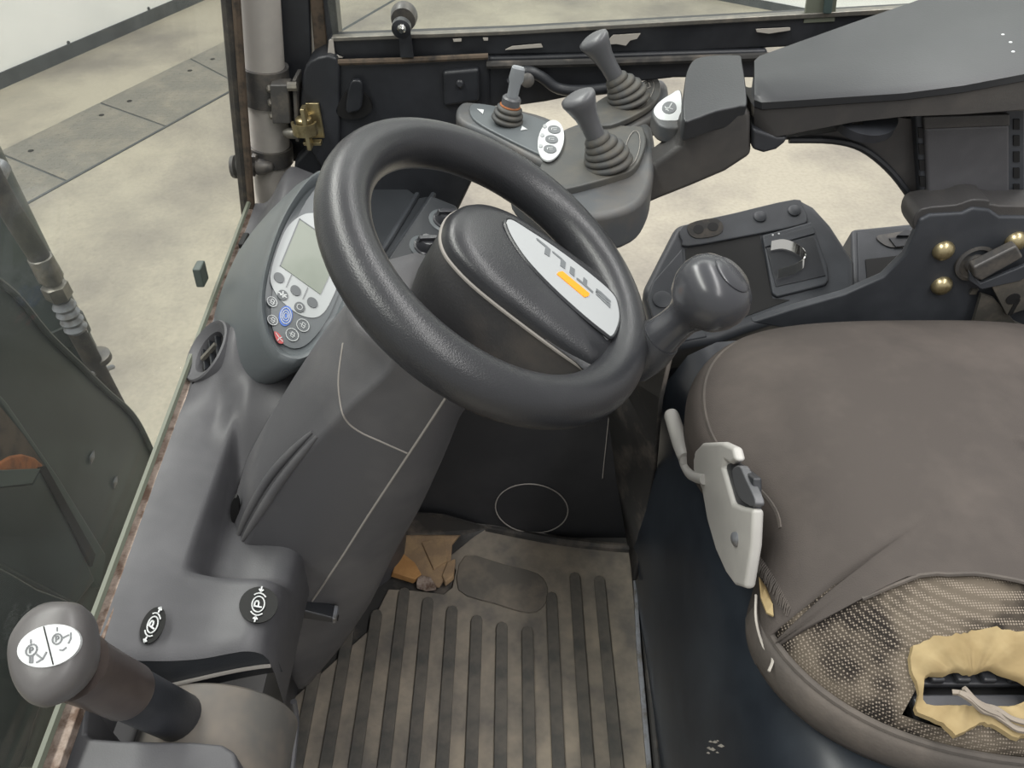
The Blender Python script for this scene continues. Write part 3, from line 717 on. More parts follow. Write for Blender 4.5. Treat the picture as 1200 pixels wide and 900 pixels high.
glyphs = [('letter_l', [(104, 104), (118, 108), (205, 178), (254, 222), (240, 298), (188, 264), (200, 196), (112, 124)]),
          ('letter_l', [(270, 240), (285, 245), (368, 312), (413, 358), (404, 428), (355, 392), (362, 325), (278, 256)]),
          ('letter_i', [(462, 398), (508, 428), (503, 510), (453, 466)]),
          ('letter_t', [(526, 520), (540, 524), (594, 568), (600, 512), (640, 548), (634, 602), (704, 666), (696, 680), (600, 594), (530, 538)])]
for nm, P in glyphs: pprism(nm, z9(P), bpl, .0006, 'letter', bd_, lift=.0027, smooth=False)
npl = [p+wa*.0027 for p in uns(z9([(0, 0)]), bpl)]
sp_parts = []
for P in ([(735, 632), (782, 664), (888, 764), (884, 780), (785, 690), (728, 674)], [(730, 656), (790, 690), (884, 794), (845, 778), (728, 674)], [(728, 692), (740, 694), (835, 782), (884, 794), (880, 840)]):
    sp_parts.append(prism_g([p+wa*.0027 for p in uns(z9(P), bpl)], -wa*.0006))
mk('letter_s', *join(sp_parts), 'letter', bd_, smooth=False)
pprism('orange_bar', z9([(318, 482), (335, 460), (378, 452), (662, 685), (650, 714), (610, 726)]), bpl, .0006, 'orange', bd_, lift=.0028, smooth=False)
# spinner knob
kr = un(754, 404, hpl); kd = (kr-W0); kd = (kd-wa*kd.dot(wa)).normalized(); KP = W0+kd*(R+.023)
tube('spinner_boss', [W0+kd*(R-.002), KP], [.019, .020], 'wheel', whl, seg=20)
sk = lathe('spinner_stalk', KP, wa, [(.020, -.018), (.0215, -.006), (.0215, .006), (.0195, .016), (.0185, .020)], 'wheel', whl, seg=28)
lathe('spinner_knob', KP, wa, [(.0175, .010), (.0170, .02), (.0150, .036), (.0150, .046), (.0185, .055), (.026, .062), (.0305, .071), (.032, .080), (.0305, .089), (.026, .096), (.0195, .1005), (.010, .1025)], 'gloss', whl, seg=40, ang=70)
lathe('spinner_cap', KP, wa, [(.0168, .099), (.0171, .1020), (.0161, .1030), (.006, .1042)], 'gloss', sk, seg=32)

# ================================================================== PARKING BRAKE
pb = thing('parking_brake_lever', 'parking brake lever with oval white pictogram on its grey knob', 'lever', V((-.257, .25, .42)))
LB, LT = un(205, 838, ('z', .46)), un(62, 768, ('z', .615))
ld = (LT-LB).normalized(); Ln = (LT-LB).length
lathe('drum', V((-.247, .208, .392)), (0, 1, 0), [(.0605, 0), (.0625, .002), (.0625, .078), (.0605, .08)], 'drum', pb, seg=48)
xd = V((1, 0, 0))
lathe('shaft', LB-ld*.02, ld, [(.0160, 0), (.0168, .01), (.0168, Ln*.62), (.0160, Ln*.63)], 'black', pb, seg=24, sx=1.1, xdir=(0, 1, 0))
lathe('neck', LB, ld, [(.0187, Ln*.44), (.0196, Ln*.46), (.0196, Ln*.6), (.0203, Ln*.78), (.0215, Ln*.85)], 'knobneck', pb, seg=28)
# knob: blunt pear facing the viewer
kn_ = V((.10, -.40, .91)).normalized()
kpl = (LT+kn_*.012, kn_)
ko = cr([(88, 706), (55, 706), (30, 722), (13, 750), (13, 785), (24, 812), (42, 828), (62, 826), (88, 808), (105, 782), (109, 750), (104, 722)], 4)
K3 = uns(ko, kpl); kc = sum(K3, V())/len(K3)
def ks(s, h): return [kc+(p-kc)*s+kn_*h for p in K3]
knb = loft('knob', [ks(.55, -.03), ks(.8, -.024), ks(.95, -.014), ks(1.0, -.004), ks(.97, .004), ks(.88, .009), ks(.7, .012), ks(.4, .013)], 'knobtop', pb, ang=80)
lpl = (kc+kn_*.0133, kn_)
lab = pprism('pictogram_label', ell(58, 757, 38, 24, -16, 36), lpl, .003, 'white', knb, lift=.001, smooth=False)
def aps(nm, o, u, v, par, pl, L, wd, m='stkblack', lift=.0016): strokes(nm, [aff(o, u, v)(l) for l in L], pl, wd, m, par, lift=lift)
circ = lambda cx, cy_, r, a0=0, a1=360, n=14: [(cx+r*math.cos(math.radians(a0+(a1-a0)*k/n)), cy_+r*math.sin(math.radians(a0+(a1-a0)*k/n))) for k in range(n+1)]
Pl = [[(-.3, -.55), (-.3, .55), (.15, .55), (.35, .35), (.35, .1), (.15, -.05), (-.3, -.05)]]
aps('divider', (58, 757), (2, 8), (8, -2), lab, lpl, [[(-2.8, 0), (2.7, 0)]], .0005)
aps('brake_symbol', (38, 762), (0, 6.5), (6.5, -2), lab, lpl, [circ(0, 0, 1), [(-.4, -.3), (.4, -.3)], [(-1.9, -.1), (-1.3, -.1)]], .0007, 'greyprint')
aps('brake_symbol', (38, 762), (5, 0), (0, -6), lab, lpl, Pl, .0006, 'greyprint')
aps('lever_symbol', (38, 762), (6, 0), (0, -6), lab, lpl, [[(1, -.8), (2, -1.6)], [(.2, -1.2), (.2, -2.4), (-.3, -2.4), (-.3, -1.4)], [(1, -2.4), (2.2, -1.7), (2.9, -.4)]], .0008, 'greyprint')
aps('brake_symbol', (68, 749), (5.5, -1), (0, -6), lab, lpl, [circ(0, 0, 1), [(0, 1.6), (0, 2.2)], [(1.1, 0), (2.4, .4)], [(2.9, .7), (2.9, -.4), (2.4, -1.2)], [(.6, -2.2), (1.2, -2.4), (1.9, -2)]], .0007, 'greyprint')
aps('brake_symbol', (68, 749), (5, 0), (0, -6), lab, lpl, Pl, .0006, 'greyprint')
prism('cable_hole', uns(ell(275, 598, 5, 15, 4, 18), ('y', .452)), (0, .004, 0), 'deep', dash)
# two P stickers on the dash
def psticker(cx, cy_, a, b, ang, pl, u, v, arrows):
    nm = 'parking_sticker'
    lbl = 'round black parking brake sticker, arrows pointing outward, near the windshield' if arrows > 0 else 'round black parking brake sticker, arrows pointing inward, next to the column'
    o = pprism(nm, ell(cx, cy_, a, b, ang, 30), pl, .001, 'stkblack', None, lift=.0004, smooth=False); tag(o, lbl, 'sticker', 'parking brake stickers')
    A = aff((cx, cy_), u, v)
    strokes('letter_p', [A(l) for l in Pl], pl, .0013, 'white', o, lift=.0016)
    strokes('drum_symbol', [A(circ(0, 0, .95, n=20)), A(circ(0, 0, 1.35, -40, 40, 6)), A(circ(0, 0, 1.35, 140, 220, 6))], pl, .001, 'white', o, lift=.0016)
    ar = []
    for sgn in (1, -1):
        t0, t1 = (2.15, 1.55) if arrows < 0 else (1.55, 2.15)
        ar += [A([(sgn*t0, 0), (sgn*t1, 0)]), A([(sgn*(t1+(.25 if arrows < 0 else -.25)), -.3), (sgn*t1, 0), (sgn*(t1+(.25 if arrows < 0 else -.25)), .3)])]
    strokes('arrows', ar, pl, .0012, 'white', o, lift=.0016)
spn = V((.22, 0, .975)).normalized()
psticker(179, 733, 13, 23, 25, (V((-.292, .315, .4905)), spn), (4.5, -9.5), (-5, -3.5), 1)
psticker(303, 709, 23, 21, -20, (V((-.215, .34, .4725)), V((0.05, 0, 1)).normalized()), (2, -9.5), (-7.5, -1.5), -1)

# ================================================================== FLOOR MAT AND FOOTWELL
fm = thing('floor_mat', 'dusty ribbed rubber floor mat in the footwell, torn at one corner', 'floor mat', (0, .5, 0))
Z0 = ('z', 0.0)
matout = uns([(738, 642), (748, 760), (765, 960)], Z0)+[V((.172, .10, 0)), V((-.34, .10, 0)), V((-.34, .42, 0))]+uns([(330, 830), (430, 740), (455, 690), (490, 692), (520, 696), (530, 688), (534, 668), (526, 652), (556, 628), (572, 618), (650, 634)], Z0)
prism('sheet', matout, (0, 0, -.008), 'mat', fm, smooth=False, bevel=.002)
mo = lambda pts: uns(pts, Z0)
tube('turned_up_edge', cr(mo([(570, 618), (640, 632), (700, 640), (737, 643)]), 3, False), .008, 'dustyblack', fm, seg=8)
pad = prism('heel_pad', cr(mo([(545, 652), (590, 662), (630, 673), (642, 690), (638, 710), (620, 719), (580, 708), (537, 692)]), 3), (0, 0, .003), 'pad', fm, bevel=.0015)
ends = {-1: (471, 690), 0: (502, 701), 1: (530, 711), 2: (560, 722), 3: (590, 730), 4: (620, 735), 5: (650, 695), 6: (676, 672), 7: (704, 676)}
for k in range(-5, 8):
    X = -.129+.038*k
    if k in ends: Y1 = un(*ends[k], Z0).y
    elif k == -2: Y1 = .62
    else: Y1 = .66
    wd = .0085; Y0 = .13
    out = [V((X-wd, Y0, 0)), V((X+wd, Y0, 0)), V((X+wd, Y1-wd, 0))]+[V((X+wd*math.cos(t), Y1-wd+wd*math.sin(t), 0)) for t in (math.pi/4, math.pi/2, 3*math.pi/4)]+[V((X-wd, Y1-wd, 0))]
    prism('rib', out, (0, 0, .005), 'rib', fm, smooth=False, bevel=.0012)
brd = thing('torn_insulation', 'crumpled tan and brown insulation showing through the torn mat', 'insulation', un(500, 655, Z0))
prism('sheet', mo([(462, 665), (470, 626), (500, 616), (545, 622), (530, 640), (528, 668), (515, 690), (488, 682), (470, 676)]), (0, 0, .006), 'wood', brd, smooth=False, bevel=.002)
prism('flap', mo([(458, 676), (466, 650), (484, 664), (492, 678), (484, 684)]), (.004, 0, .012), 'tan', brd, smooth=False, bevel=.001)
prism('crumple', mo([(490, 678), (505, 682), (512, 692), (500, 694), (488, 690)]), (0, .003, .010), 'rusty', brd, smooth=False, bevel=.002)
prism('crumple', mo([(524, 664), (534, 660), (532, 680), (522, 688), (518, 680)]), (0, .003, .010), 'wood', brd, smooth=False, bevel=.002)
prism('crumple', mo([(494, 640), (520, 634), (524, 662), (508, 672)]), (0, .002, .010), 'wood', brd, smooth=False, bevel=.002)
# bulkhead
bkP = un(620, 628, Z0)+V((0, .004, 0)); bkn = V((0, -.965, .26)).normalized(); bkl = (bkP, bkn)
bk = thing('footwell_panel', 'black panel with an oval outline at the far side of the footwell', 'panel', bkP)
pprism('panel', [(440, 600), (480, 606), (575, 616), (740, 642), (724, 560), (714, 480), (708, 440), (560, 420), (470, 420), (430, 520)], bkl, .012, 'bulk', bk, smooth=False, bevel=.003)
pprism('oval_plug', ell(623, 595, 41, 27, 6, 36), bkl, .003, 'bulk', bk, lift=.0015, smooth=False)
tube('oval_outline', [p+bkn*.002 for p in uns(ell(623, 595, 42.5, 28.5, 6, 48), bkl)], .0011, 'line', bk, seg=6, closed=True)
tube('scuff', [p+bkn*.001 for p in uns([(714, 483), (706, 560)], bkl)], .0008, 'line', bk, seg=4)
lft = mk('lower_lip', [un(440, 640, ('z', .03)), un(455, 598, ('z', .06)), un(520, 603, ('z', .05)), un(572, 618, ('z', .02)), un(545, 626, ('z', .01)), un(470, 626, ('z', .01))], [(0, 1, 2, 3, 4, 5)], 'dustyblack', bk, smooth=False, solid=.004)
# return panel towards the seat
rp = [un(738, 642, ('z', .0)), un(724, 560, bkl), un(714, 480, bkl), un(705, 425, bkl), un(790, 400, ('y', .70)), un(774, 470, ('y', .66)), un(768, 545, ('x', .2)), un(752, 640, ('x', .2)), un(744, 680, ('x', .187))]
mk('return_panel', rp, [(0, 1, 7, 8), (1, 2, 6, 7), (2, 3, 4, 5, 6)], 'dustyblack', bk, smooth=True, ang=20, solid=.006)
# long floor edge strip
es = thing('floor_edge_strip', 'worn pale metal edge strip between floor mat and seat base', 'trim strip', (.185, .5, 0))
e0, e1, e2 = un(741, 645, ('z', .006)), un(746, 760, ('z', .006)), un(763, 960, ('z', .006))
prism('strip', [e0, e1, e2, e2+V((.007, 0, 0)), e1+V((.007, 0, 0)), e0+V((.004, 0, 0))], (0, 0, -.014), 'strip', es, smooth=False, bevel=.001)
tube('dirty_bead', [e0+V((.012, 0, .0)), e1+V((.015, 0, 0)), e2+V((.015, 0, 0))], .006, 'dustyblack', es, seg=8)

# ================================================================== SIDE WALL AND RIGHT CONSOLE
sw_ = thing('side_wall_panel', 'dark side wall panel below the far console', 'side panel', (.2, .85, .1))
prism('panel', uns([(690, 440), (745, 385), (775, 395), (850, 420), (900, 480), (760, 560)], ('y', .83)), (0, .02, 0), 'black', sw_, smooth=False, bevel=.005)
cn = V((-.10, -.42, .90)).normalized(); cP = un(880, 290, ('y', .93)); cpl = (cP, cn)
con = thing('side_console', 'grey black side console with chrome latch behind the seat cushion', 'console', V((cP.x, cP.y, .1)))
def cb(pts, th, m, lift=0, nm='x', **k): return pprism(nm, pts, cpl, th, m, con, lift=lift, **k)
cb([(792, 262), (935, 229), (955, 240), (975, 262), (1003, 305), (1003, 345), (840, 400), (770, 410), (752, 340), (775, 295)], .16, 'dash_dark', nm='body', smooth=False, bevel=.012, seg=4)
cb(cr([(800, 266), (860, 251), (930, 235), (940, 243), (946, 258), (935, 266), (870, 279), (806, 290), (799, 284)], 3), .006, 'dash_dark', .004, 'top_strip', bevel=.002)
cb(cr([(808, 264), (835, 258), (846, 264), (846, 273), (836, 279), (815, 281), (806, 274)], 3), .004, 'rubber', .005, 'socket_recess')
for x, y in ((818, 271), (835, 268)): lathe('socket', un(x, y, cpl)+cn*.0045, cn, [(.0075, 0), (.0075, .0008)], 'deep', con, seg=16)
for x, y in ((890, 256), (930, 249)): lathe('cap', un(x, y, cpl)+cn*.003, cn, [(.009, 0), (.009, .003), (.006, .005)], 'dash_dark', con, seg=18)
cb([(803, 292), (890, 275), (905, 350), (925, 352), (850, 380), (808, 360)], .01, 'deep', .0012, 'tray', smooth=False)
cb([(892, 278), (950, 262), (968, 312), (970, 330), (966, 336), (910, 350), (904, 346)], .01, 'dash_dark', .006, 'latch_base', smooth=False, bevel=.003)
cb([(893, 284), (951, 268), (954, 277), (895, 293)], .002, 'dash_dark', .008, 'latch_strip', smooth=False, bevel=.001)
cb([(897, 294), (952, 279), (966, 326), (908, 339)], .003, 'black', .0075, 'latch_plate', smooth=False, bevel=.001)
for x, y in ((904, 279.5), (911, 278)): lathe('dot', un(x, y, cpl)+cn*.009, cn, [(.0014, 0), (.0014, .0006)], 'white', con, seg=8)
U = [(901, 294), (915, 292), (930, 297), (940, 306), (938, 315), (925, 322), (909, 327)]
Up = cr(uns(U, cpl), 4, False); 
av = V((0, .45, .89))*.0065; Up = [p+cn*.014 for p in Up]
Un_ = [(Up[min(i+1, len(Up)-1)]-Up[max(i-1, 0)]).normalized().cross(av.normalized())*.0012 for i in range(len(Up))]
v_, f_ = grid_g([[p+av-q, p+av+q, p-av+q, p-av-q] for p, q in zip(Up, Un_)], True, True)
lat = mk('chrome_latch', v_, f_, 'chrome', con, smooth=True, ang=50, label='chrome U-shaped latch')
cb([(765, 330), (800, 290), (806, 360), (830, 395), (775, 405), (758, 350)], .01, 'dash_dark', .0015, 'front_cheek', smooth=False, bevel=.003)
lathe('round_plug', un(776, 352, cpl)+cn*.002, cn, [(.013, 0), (.013, .002), (.010, .003)], 'dash_dark', con, seg=24)
# lower rear part of the console
cpl2 = (un(1040, 300, ('y', .95)), V((0, -.3, .95)).normalized()); cn2 = cpl2[1]
rc = thing('rear_tray', 'grey tray with a rocker slot between side console and seat bracket', 'tray', V((.5, .95, .1)))
def rb(pts, th, m, lift=0, nm='x', **k): return pprism(nm, pts, cpl2, th, m, rc, lift=lift, **k)
rb([(998, 268), (1120, 256), (1120, 380), (985, 380), (1000, 340)], .15, 'dash_dark', 0, 'body', smooth=False, bevel=.006)
rb([(1004, 273), (1120, 261), (1120, 340), (1006, 340)], .002, 'dash_dark', .002, 'panel', smooth=False, bevel=.0015)
rb(cr([(1026, 279), (1045, 275), (1100, 268), (1100, 288), (1050, 292), (1034, 288)], 3), .003, 'clamp', .004, 'handle_recess')
rb([(1040, 282), (1100, 276), (1100, 287), (1048, 292)], .003, 'black', .006, 'handle', smooth=False)
rb([(1048, 281), (1058, 274), (1076, 278), (1072, 281)], .008, 'black', .010, 'handle_tab', smooth=False)
rb([(1013, 306), (1080, 298), (1080, 328), (1015, 328)], .004, 'deep', .004, 'slot', smooth=False)

# ================================================================== SEAT BASE, SEAT
sb = thing('battery_hood', 'dark blue black painted steel hood under the driver seat', 'hood', (.45, .45, 0))
prof = [(.192, -.008), (.194, .08), (.199, .18), (.206, .27), (.216, .33), (.236, .375), (.27, .398), (.33, .405), (1.0, .405), (1.0, -.008)]
rows = []
for y in (.02, .13, .2, .3, .45, .6, .72, .78): rows.append([V((x, y, z)) for x, z in prof])
hood = loft('box', rows, 'base', sb, ang=35)
hith = surf(hood)
for k in range(9):
    x_q, y_q = 842+random.uniform(-13, 15), 876+random.uniform(-9, 9); w_q = random.uniform(1.5, 4)
    pr = [hith(x_q+a, y_q+b, .0006) for a, b in ((-w_q, 0), (0, -w_q*.6), (w_q, .5), (w_q*.3, w_q*.5))]
    if None not in pr: prism('paint_scratch', pr, (.0008, 0, 0), 'chip', sb, smooth=False)

seat = thing('driver_seat', 'driver seat cushion with torn grey brown cover and exposed foam', 'seat', (.47, .487, .4))
SX, SY, SAx, SAy = .485, .485, .292, .262
ZS = .505
def spt(th, t):
    # t 0..1 across the top to the edge, 1..1.6 down the side
    c_, s_ = math.cos(th), math.sin(th)
    n_ = 3.1
    k = (abs(c_)**n_+abs(s_)**n_)**(-1/n_)
    ux, uy = c_*k, s_*k
    # front edge pulled in near the lever
    if t <= 1:
        q = t; z = ZS-.045*(q**5)-.0
        rr_ = q*.975
    else:
        d = t-1; rr_ = .975+.025*math.sin(min(1, d/.25)*math.pi/2)-(.03*max(0, d-.25)); z = ZS-.045-.10*d
    wav = 1+.02*math.sin(3*th+1)
    x = SX+SAx*ux*rr_*wav; y = SY+SAy*uy*rr_
    if ux < 0: x += .048*math.exp(-((y-.44)/.065)**2)*(-ux)**3*min(1, rr_)**4
    # cushion dips and rises slightly
    z += .010*math.sin((x-.2)*9)*math.cos((y-.45)*6)*(1 if t < 1 else .5)
    return V((x, y, z))
TH = 220
def onseat(x, y):
    P = un(x, y, ('z', .488)); best = None
    for _ in range(4):
        # height of the cushion below this point
        dx, dy = (P.x-SX)/SAx, (P.y-SY)/SAy; th = math.atan2(dy, dx)
        lo_, hi_ = 0, 1.2
        for _k in range(24):
            m_ = (lo_+hi_)/2; q = spt(th, m_)
            if (q.x-SX)**2/SAx**2+(q.y-SY)**2/SAy**2 < dx*dx+dy*dy: lo_ = m_
            else: hi_ = m_
        P = un(x, y, ('z', spt(th, lo_).z))
    return P
onseat_lazy = onseat
ts = [.0, .1, .2, .3, .4, .5, .58, .66, .72, .78, .83, .87, .9, .93, .955, .975, 1.0, 1.05, 1.1, 1.2, 1.3, 1.45, 1.6]
# hole in the padding
hpoly = uns(cr([(1078, 790), (1090, 778), (1130, 773), (1172, 772), (1200, 790), (1240, 800), (1230, 840), (1170, 832), (1120, 836), (1078, 822)], 3), ('z', .49))
def inside(p, poly):
    r_ = False; n = len(poly)
    for i in range(n):
        a, b = poly[i], poly[i-1]
        if (a.y > p.y) != (b.y > p.y) and p.x < (b.x-a.x)*(p.y-a.y)/(b.y-a.y)+a.x: r_ = not r_
    return r_
ts2 = [k/60*.9 for k in range(1, 61)]+[.915, .93, .945, .96, .975, .99, 1.0, 1.05, 1.1, 1.2, 1.3, 1.45, 1.6]
rows = [[spt(2*math.pi*k/TH, t) for k in range(TH)] for t in ts2]
v_, f_ = grid_g(rows, True, False)
f_ = [q for q in f_ if not inside(sum((v_[i] for i in q), V())/4, hpoly)]
mk('padding', v_, f_, 'dots', seat, ang=60)
# torn grey cover: down the sides except on the near side, where it stops at the tear
tear = uns([(870, 640), (884, 675), (903, 702), (921, 720), (960, 716), (1000, 705), (1040, 690), (1062, 682), (1100, 683), (1140, 682), (1180, 690), (1200, 697), (1260, 700), (1500, 720)], ('z', .5))
def tear_y(x):
    if x <= tear[0].x: return tear[0].y
    for a, b in zip(tear[:-1], tear[1:]):
        if a.x <= x <= b.x: return a.y+(b.y-a.y)*(x-a.x)/(b.x-a.x)
    return tear[-1].y
rows = []; NT = 40
def tmax(th):
    p = spt(th, 1.6)
    if p.y > SY-.10 and math.sin(th) > -.3: return 1.55
    for k in range(1, 320):
        t = 1.6*k/320; p = spt(th, t)
        if p.y < tear_y(p.x)-(.0): return t
    return 1.55
tm = [tmax(2*math.pi*k/TH) for k in range(TH)]
for i in range(NT+1):
    r = []
    for k in range(TH):
        th = 2*math.pi*k/TH; t = tm[k]*(1-(1-i/NT)**1.6) if i else .001
        p = spt(th, t); a = spt(th, min(t+.01, 1.6))
        up_ = .0045+.0012*math.sin(x_.x+40*p.x+25*p.y)
        o_ = V((math.cos(th), math.sin(th), 0)).normalized()
        if t > .93: up_v = V((0, 0, .0045*(max(0, 1-(t-.93)*6))))+o_*.0045*min(1, (t-.93)*8)
        else: up_v = V((0, 0, up_))
        r.append(p+up_v)
    rows.append(r)
cov = loft('torn_cover', rows, 'fabric', seat, closed=True, cap=False, ang=75, solid=.003)
# raw hem along the tear
hem = sorted([p for k, p in enumerate(rows[-1]) if tm[k] < .93 and p.x > .262], key=lambda p: p.x)
tube('raw_hem', cr(hem[::3], 2, False), .0020, 'skirt', seat, seg=6)
ppts = []
for k in range(int(TH*.37), int(TH*.545)):
    th = 2*math.pi*k/TH; o_ = V((math.cos(th), math.sin(th), 0)); ppts.append(spt(th, .985)+V((0, 0, .0045*.67))+o_*.0020)
tube('piping', ppts, .0027, 'skirt', seat, seg=6)
fr = []
for k in range(26):
    u_ = k/25; P = onseat_lazy(886+36*u_, 662+56*u_); a_ = random.uniform(-.5, .5)
    fr.append(tube_g([P+V((.004, .004, .006)), P+V((.001*a_, -.001, .0065)), P+V((-.003+.002*a_, -.006-random.random()*.004, .005))], [.0007, .0006, .0003], 4))
fro = mk('frayed_edge', *join(fr), 'skirt', seat); fro['kind'] = 'stuff'
# skirt of leftover cover around the lower near edge
sk_ = []
for t, off in ((1.08, .003), (1.14, .007), (1.27, .009), (1.45, .006), (1.6, .002)):
    sk_.append([spt(2*math.pi*k/TH, t)+V((math.cos(2*math.pi*k/TH), math.sin(2*math.pi*k/TH), 0))*off for k in range(int(TH*.575), int(TH*.86))])
loft('cover_skirt', sk_, 'skirt', seat, closed=False, cap=False, solid=.003)
tube('skirt_edge', cr(sk_[0][::4], 3, False), .0032, 'skirt', seat, seg=8)
# foam lips around the hole
fo = cr([(1062, 772), (1082, 752), (1120, 746), (1160, 738), (1195, 744), (1250, 760), (1260, 850), (1200, 866), (1180, 866), (1150, 850), (1118, 866), (1100, 850), (1070, 838), (1074, 815)], 3)
fi = cr([(1084, 795), (1094, 788), (1108, 790), (1120, 784), (1140, 788), (1160, 782), (1180, 790), (1205, 800), (1210, 815), (1190, 826), (1160, 828), (1120, 826), (1100, 828), (1082, 822)], 3)
n_ = len(fo)
hz = lambda p: .0
FO0 = [onseat(*p)+V((0, 0, .003)) for p in fo]; FI0 = [onseat(*p) for p in fi]
fcen = sum(FI0, V())/len(FI0)
def polar(poly, n):
    out = []
    for k in range(n):
        a_ = 2*math.pi*k/n; d_ = V((math.cos(a_), math.sin(a_), 0)); best = None
        for p, q in zip(poly, poly[1:]+poly[:1]):
            e = q-p; den = d_.x*e.y-d_.y*e.x
            if abs(den) < 1e-12: continue
            w_ = p-fcen; t = (w_.x*e.y-w_.y*e.x)/den; u_ = (w_.x*d_.y-w_.y*d_.x)/den
            if t > 0 and -1e-6 <= u_ <= 1+1e-6 and (best is None or t > best[0]): best = (t, p.lerp(q, u_).z)
        out.append(V((fcen.x+d_.x*best[0], fcen.y+d_.y*best[0], best[1])))
    return out
FO = polar(FO0, 72); FI = polar(FI0, 72)
rs = []
for s_, h_ in ((0, -.002), (.03, .0025), (.35, .002), (.92, .002), (1.0, .0)): rs.append([a.lerp(b, s_+(.05*math.sin(k*2.1)*math.sin(k*.7) if s_ < 1 else .0))+V((0, 0, h_+.0008*math.sin(k*1.1))) for k, (a, b) in enumerate(zip(FO, FI))])
rs.append([p+V((0, 0, -.006)) for p in rs[-1]])
loft('foam', rs, 'foam', seat, closed=True, cap=False, ang=50)
# springs under the hole
hz0 = fcen.z-.014
abox('pan', (fcen.x-.040, fcen.y-.016, hz0-.02), (fcen.x+.075, fcen.y+.03, hz0-.012), 'deep', seat, smooth=False)
for k in range(2):
    yy = fcen.y+.014-.022*k
    sp_ = abox('spring_strip', (fcen.x-.042, yy-.007, hz0-.004), (fcen.x+.075, yy+.008, hz0+.002), 'gloss', seat, bevel=.002, smooth=False)
    if k == 0:
        for q in range(6): abox('lug', (fcen.x-.045+q*.020, yy-.007, hz0+.002), (fcen.x-.034+q*.020, yy+.010, hz0+.009), 'gloss', sp_, bevel=.002, smooth=False)
# loose fibres
for k in range(3):
    P = [onseat(1110+q*14+k*6, 818+q*7+(k % 2)*5-3*math.sin(q*2+k))+V((0, 0, .010+.003*math.sin(q+k))) for q in range(7)]
    tube('loose_fibre', cr(P, 3, False), .0022, 'fray', seat, seg=5)
tube('loose_thread', cr([onseat(890, 700)+V((-.004, 0, .004)), onseat(893, 730)+V((-.006, 0, .004)), onseat(900, 760)+V((-.005, 0, .004)), onseat(908, 775)+V((-.003, 0, .005)), onseat(905, 790)+V((-.004, 0, .005))], 4, False), .0012, 'chip', seat, seg=5)
prism('foam_sliver', [onseat(x, y)+V((-.001, 0, .004)) for x, y in ((889, 680), (897, 692), (905, 712), (906, 726), (898, 722), (891, 704))], (0, 0, .002), 'foam', seat, smooth=False)
# adjustment handle, light grey
ah = thing('seat_adjuster', 'light grey seat adjuster handle with a thin crank on the cushion side', 'handle', un(850, 600, ('x', .21)))
apl = ('x', .195)
hout = [(812, 530), (822, 519), (845, 518), (858, 524), (862, 540), (855, 544), (848, 540), (846, 548), (858, 590), (868, 594), (882, 596), (880, 640), (872, 690), (860, 686), (850, 672), (838, 645), (828, 610), (822, 575), (812, 552)]
prism('body', uns(hout, ('x', .194)), (.010, 0, .0), 'lever', ah, smooth=False, bevel=.004, seg=3)
prism('inner_plate', uns([(846, 546), (858, 541), (882, 560), (882, 598), (858, 592)], ('x', .198)), (.008, 0, 0), 'black', ah, smooth=False, bevel=.002)
prism('trigger', cr(uns([(858, 550), (866, 546), (873, 560), (884, 585), (882, 594), (868, 586), (860, 568)], ('x', .195)), 3), (.008, 0, 0), 'grip', ah, bevel=.002)
lathe('screw', un(863, 632, ('x', .194)), (-1, -.3, .2), [(.0065, -.002), (.0065, .0015), (.0035, .0035)], 'strip', ah, seg=14)
tube('crank_rod', cr(uns([(803, 540), (806, 552), (815, 562), (826, 566)], ('x', .192))[:1]+uns([(800, 535), (804, 548), (812, 558), (826, 562)], ('x', .194)), 4, False), .0055, 'lever', ah, seg=10)
a, b = un(786, 484, ('x', .19)), un(803, 536, ('x', .192))
lathe('crank_handle', a, b-a, [(.005, 0), (.008, .002), (.009, .006), (.0095, (b-a).length*.7), (.0085, (b-a).length*.95), (.0065, (b-a).length)], 'lever', ah, seg=18)
# bracket plate with bolts behind the cushion
br = thing('armrest_bracket', 'black curved steel bracket with round brass bolts behind the cushion', 'bracket', un(1130, 350, ('y', .765)))
bo = [(880, 378), (930, 362), (990, 345), (1035, 325), (1060, 300), (1072, 275), (1078, 258), (1090, 252), (1128, 250), (1140, 244), (1160, 246), (1172, 254), (1290, 255), (1290, 420), (1100, 420)]
prism('plate', uns(bo, ('y', .768)), (0, .012, 0), 'dash_dark', br, smooth=False, bevel=.003)
prism('padded_top', cr(uns([(1070, 262), (1080, 245), (1120, 240), (1140, 234), (1160, 235), (1172, 241), (1290, 243), (1290, 252), (1172, 256), (1160, 248), (1140, 246), (1128, 252), (1088, 255), (1076, 275)], ('y', .772)), 3), (0, .04, 0), 'armside', br, bevel=.004)
for x, y in ((1105, 293), (1103, 334), (1190, 282)): lathe('round_bolt', un(x, y, ('y', .768)), (0, -1, .15), [(.0125, 0), (.012, .004), (.009, .008), (.004, .010)], 'zinc', br, seg=20)
lathe('pivot_ring', un(1142, 308, ('y', .768)), (0, -1, .1), [(.023, 0), (.023, .003), (.019, .004), (.018, .001), (.012, .001), (.011, .006), (.004, .007)], 'clamp', br, seg=26)
box('square_hole', un(1141, 341, ('y', .767)), V((.004, 0, 0)), V((0, .002, 0)), V((0, 0, .004)), 'metal', br)
lk = thing('tilt_lock', 'dark lock bar with steel flap bolted on the curved bracket', 'lock', un(1180, 330, ('y', .75)))
prism('lock_bar', uns([(1140, 314), (1192, 288), (1200, 302), (1150, 330), (1142, 326)], ('y', .745)), (0, .014, 0), 'clamp', lk, smooth=False, bevel=.003)
prism('lock_plate', uns([(1136, 318), (1150, 332), (1190, 316), (1230, 300), (1230, 310), (1195, 330), (1150, 340), (1136, 330)], ('y', .75)), (0, .006, 0), 'dash_dark', lk, smooth=False, bevel=.002)
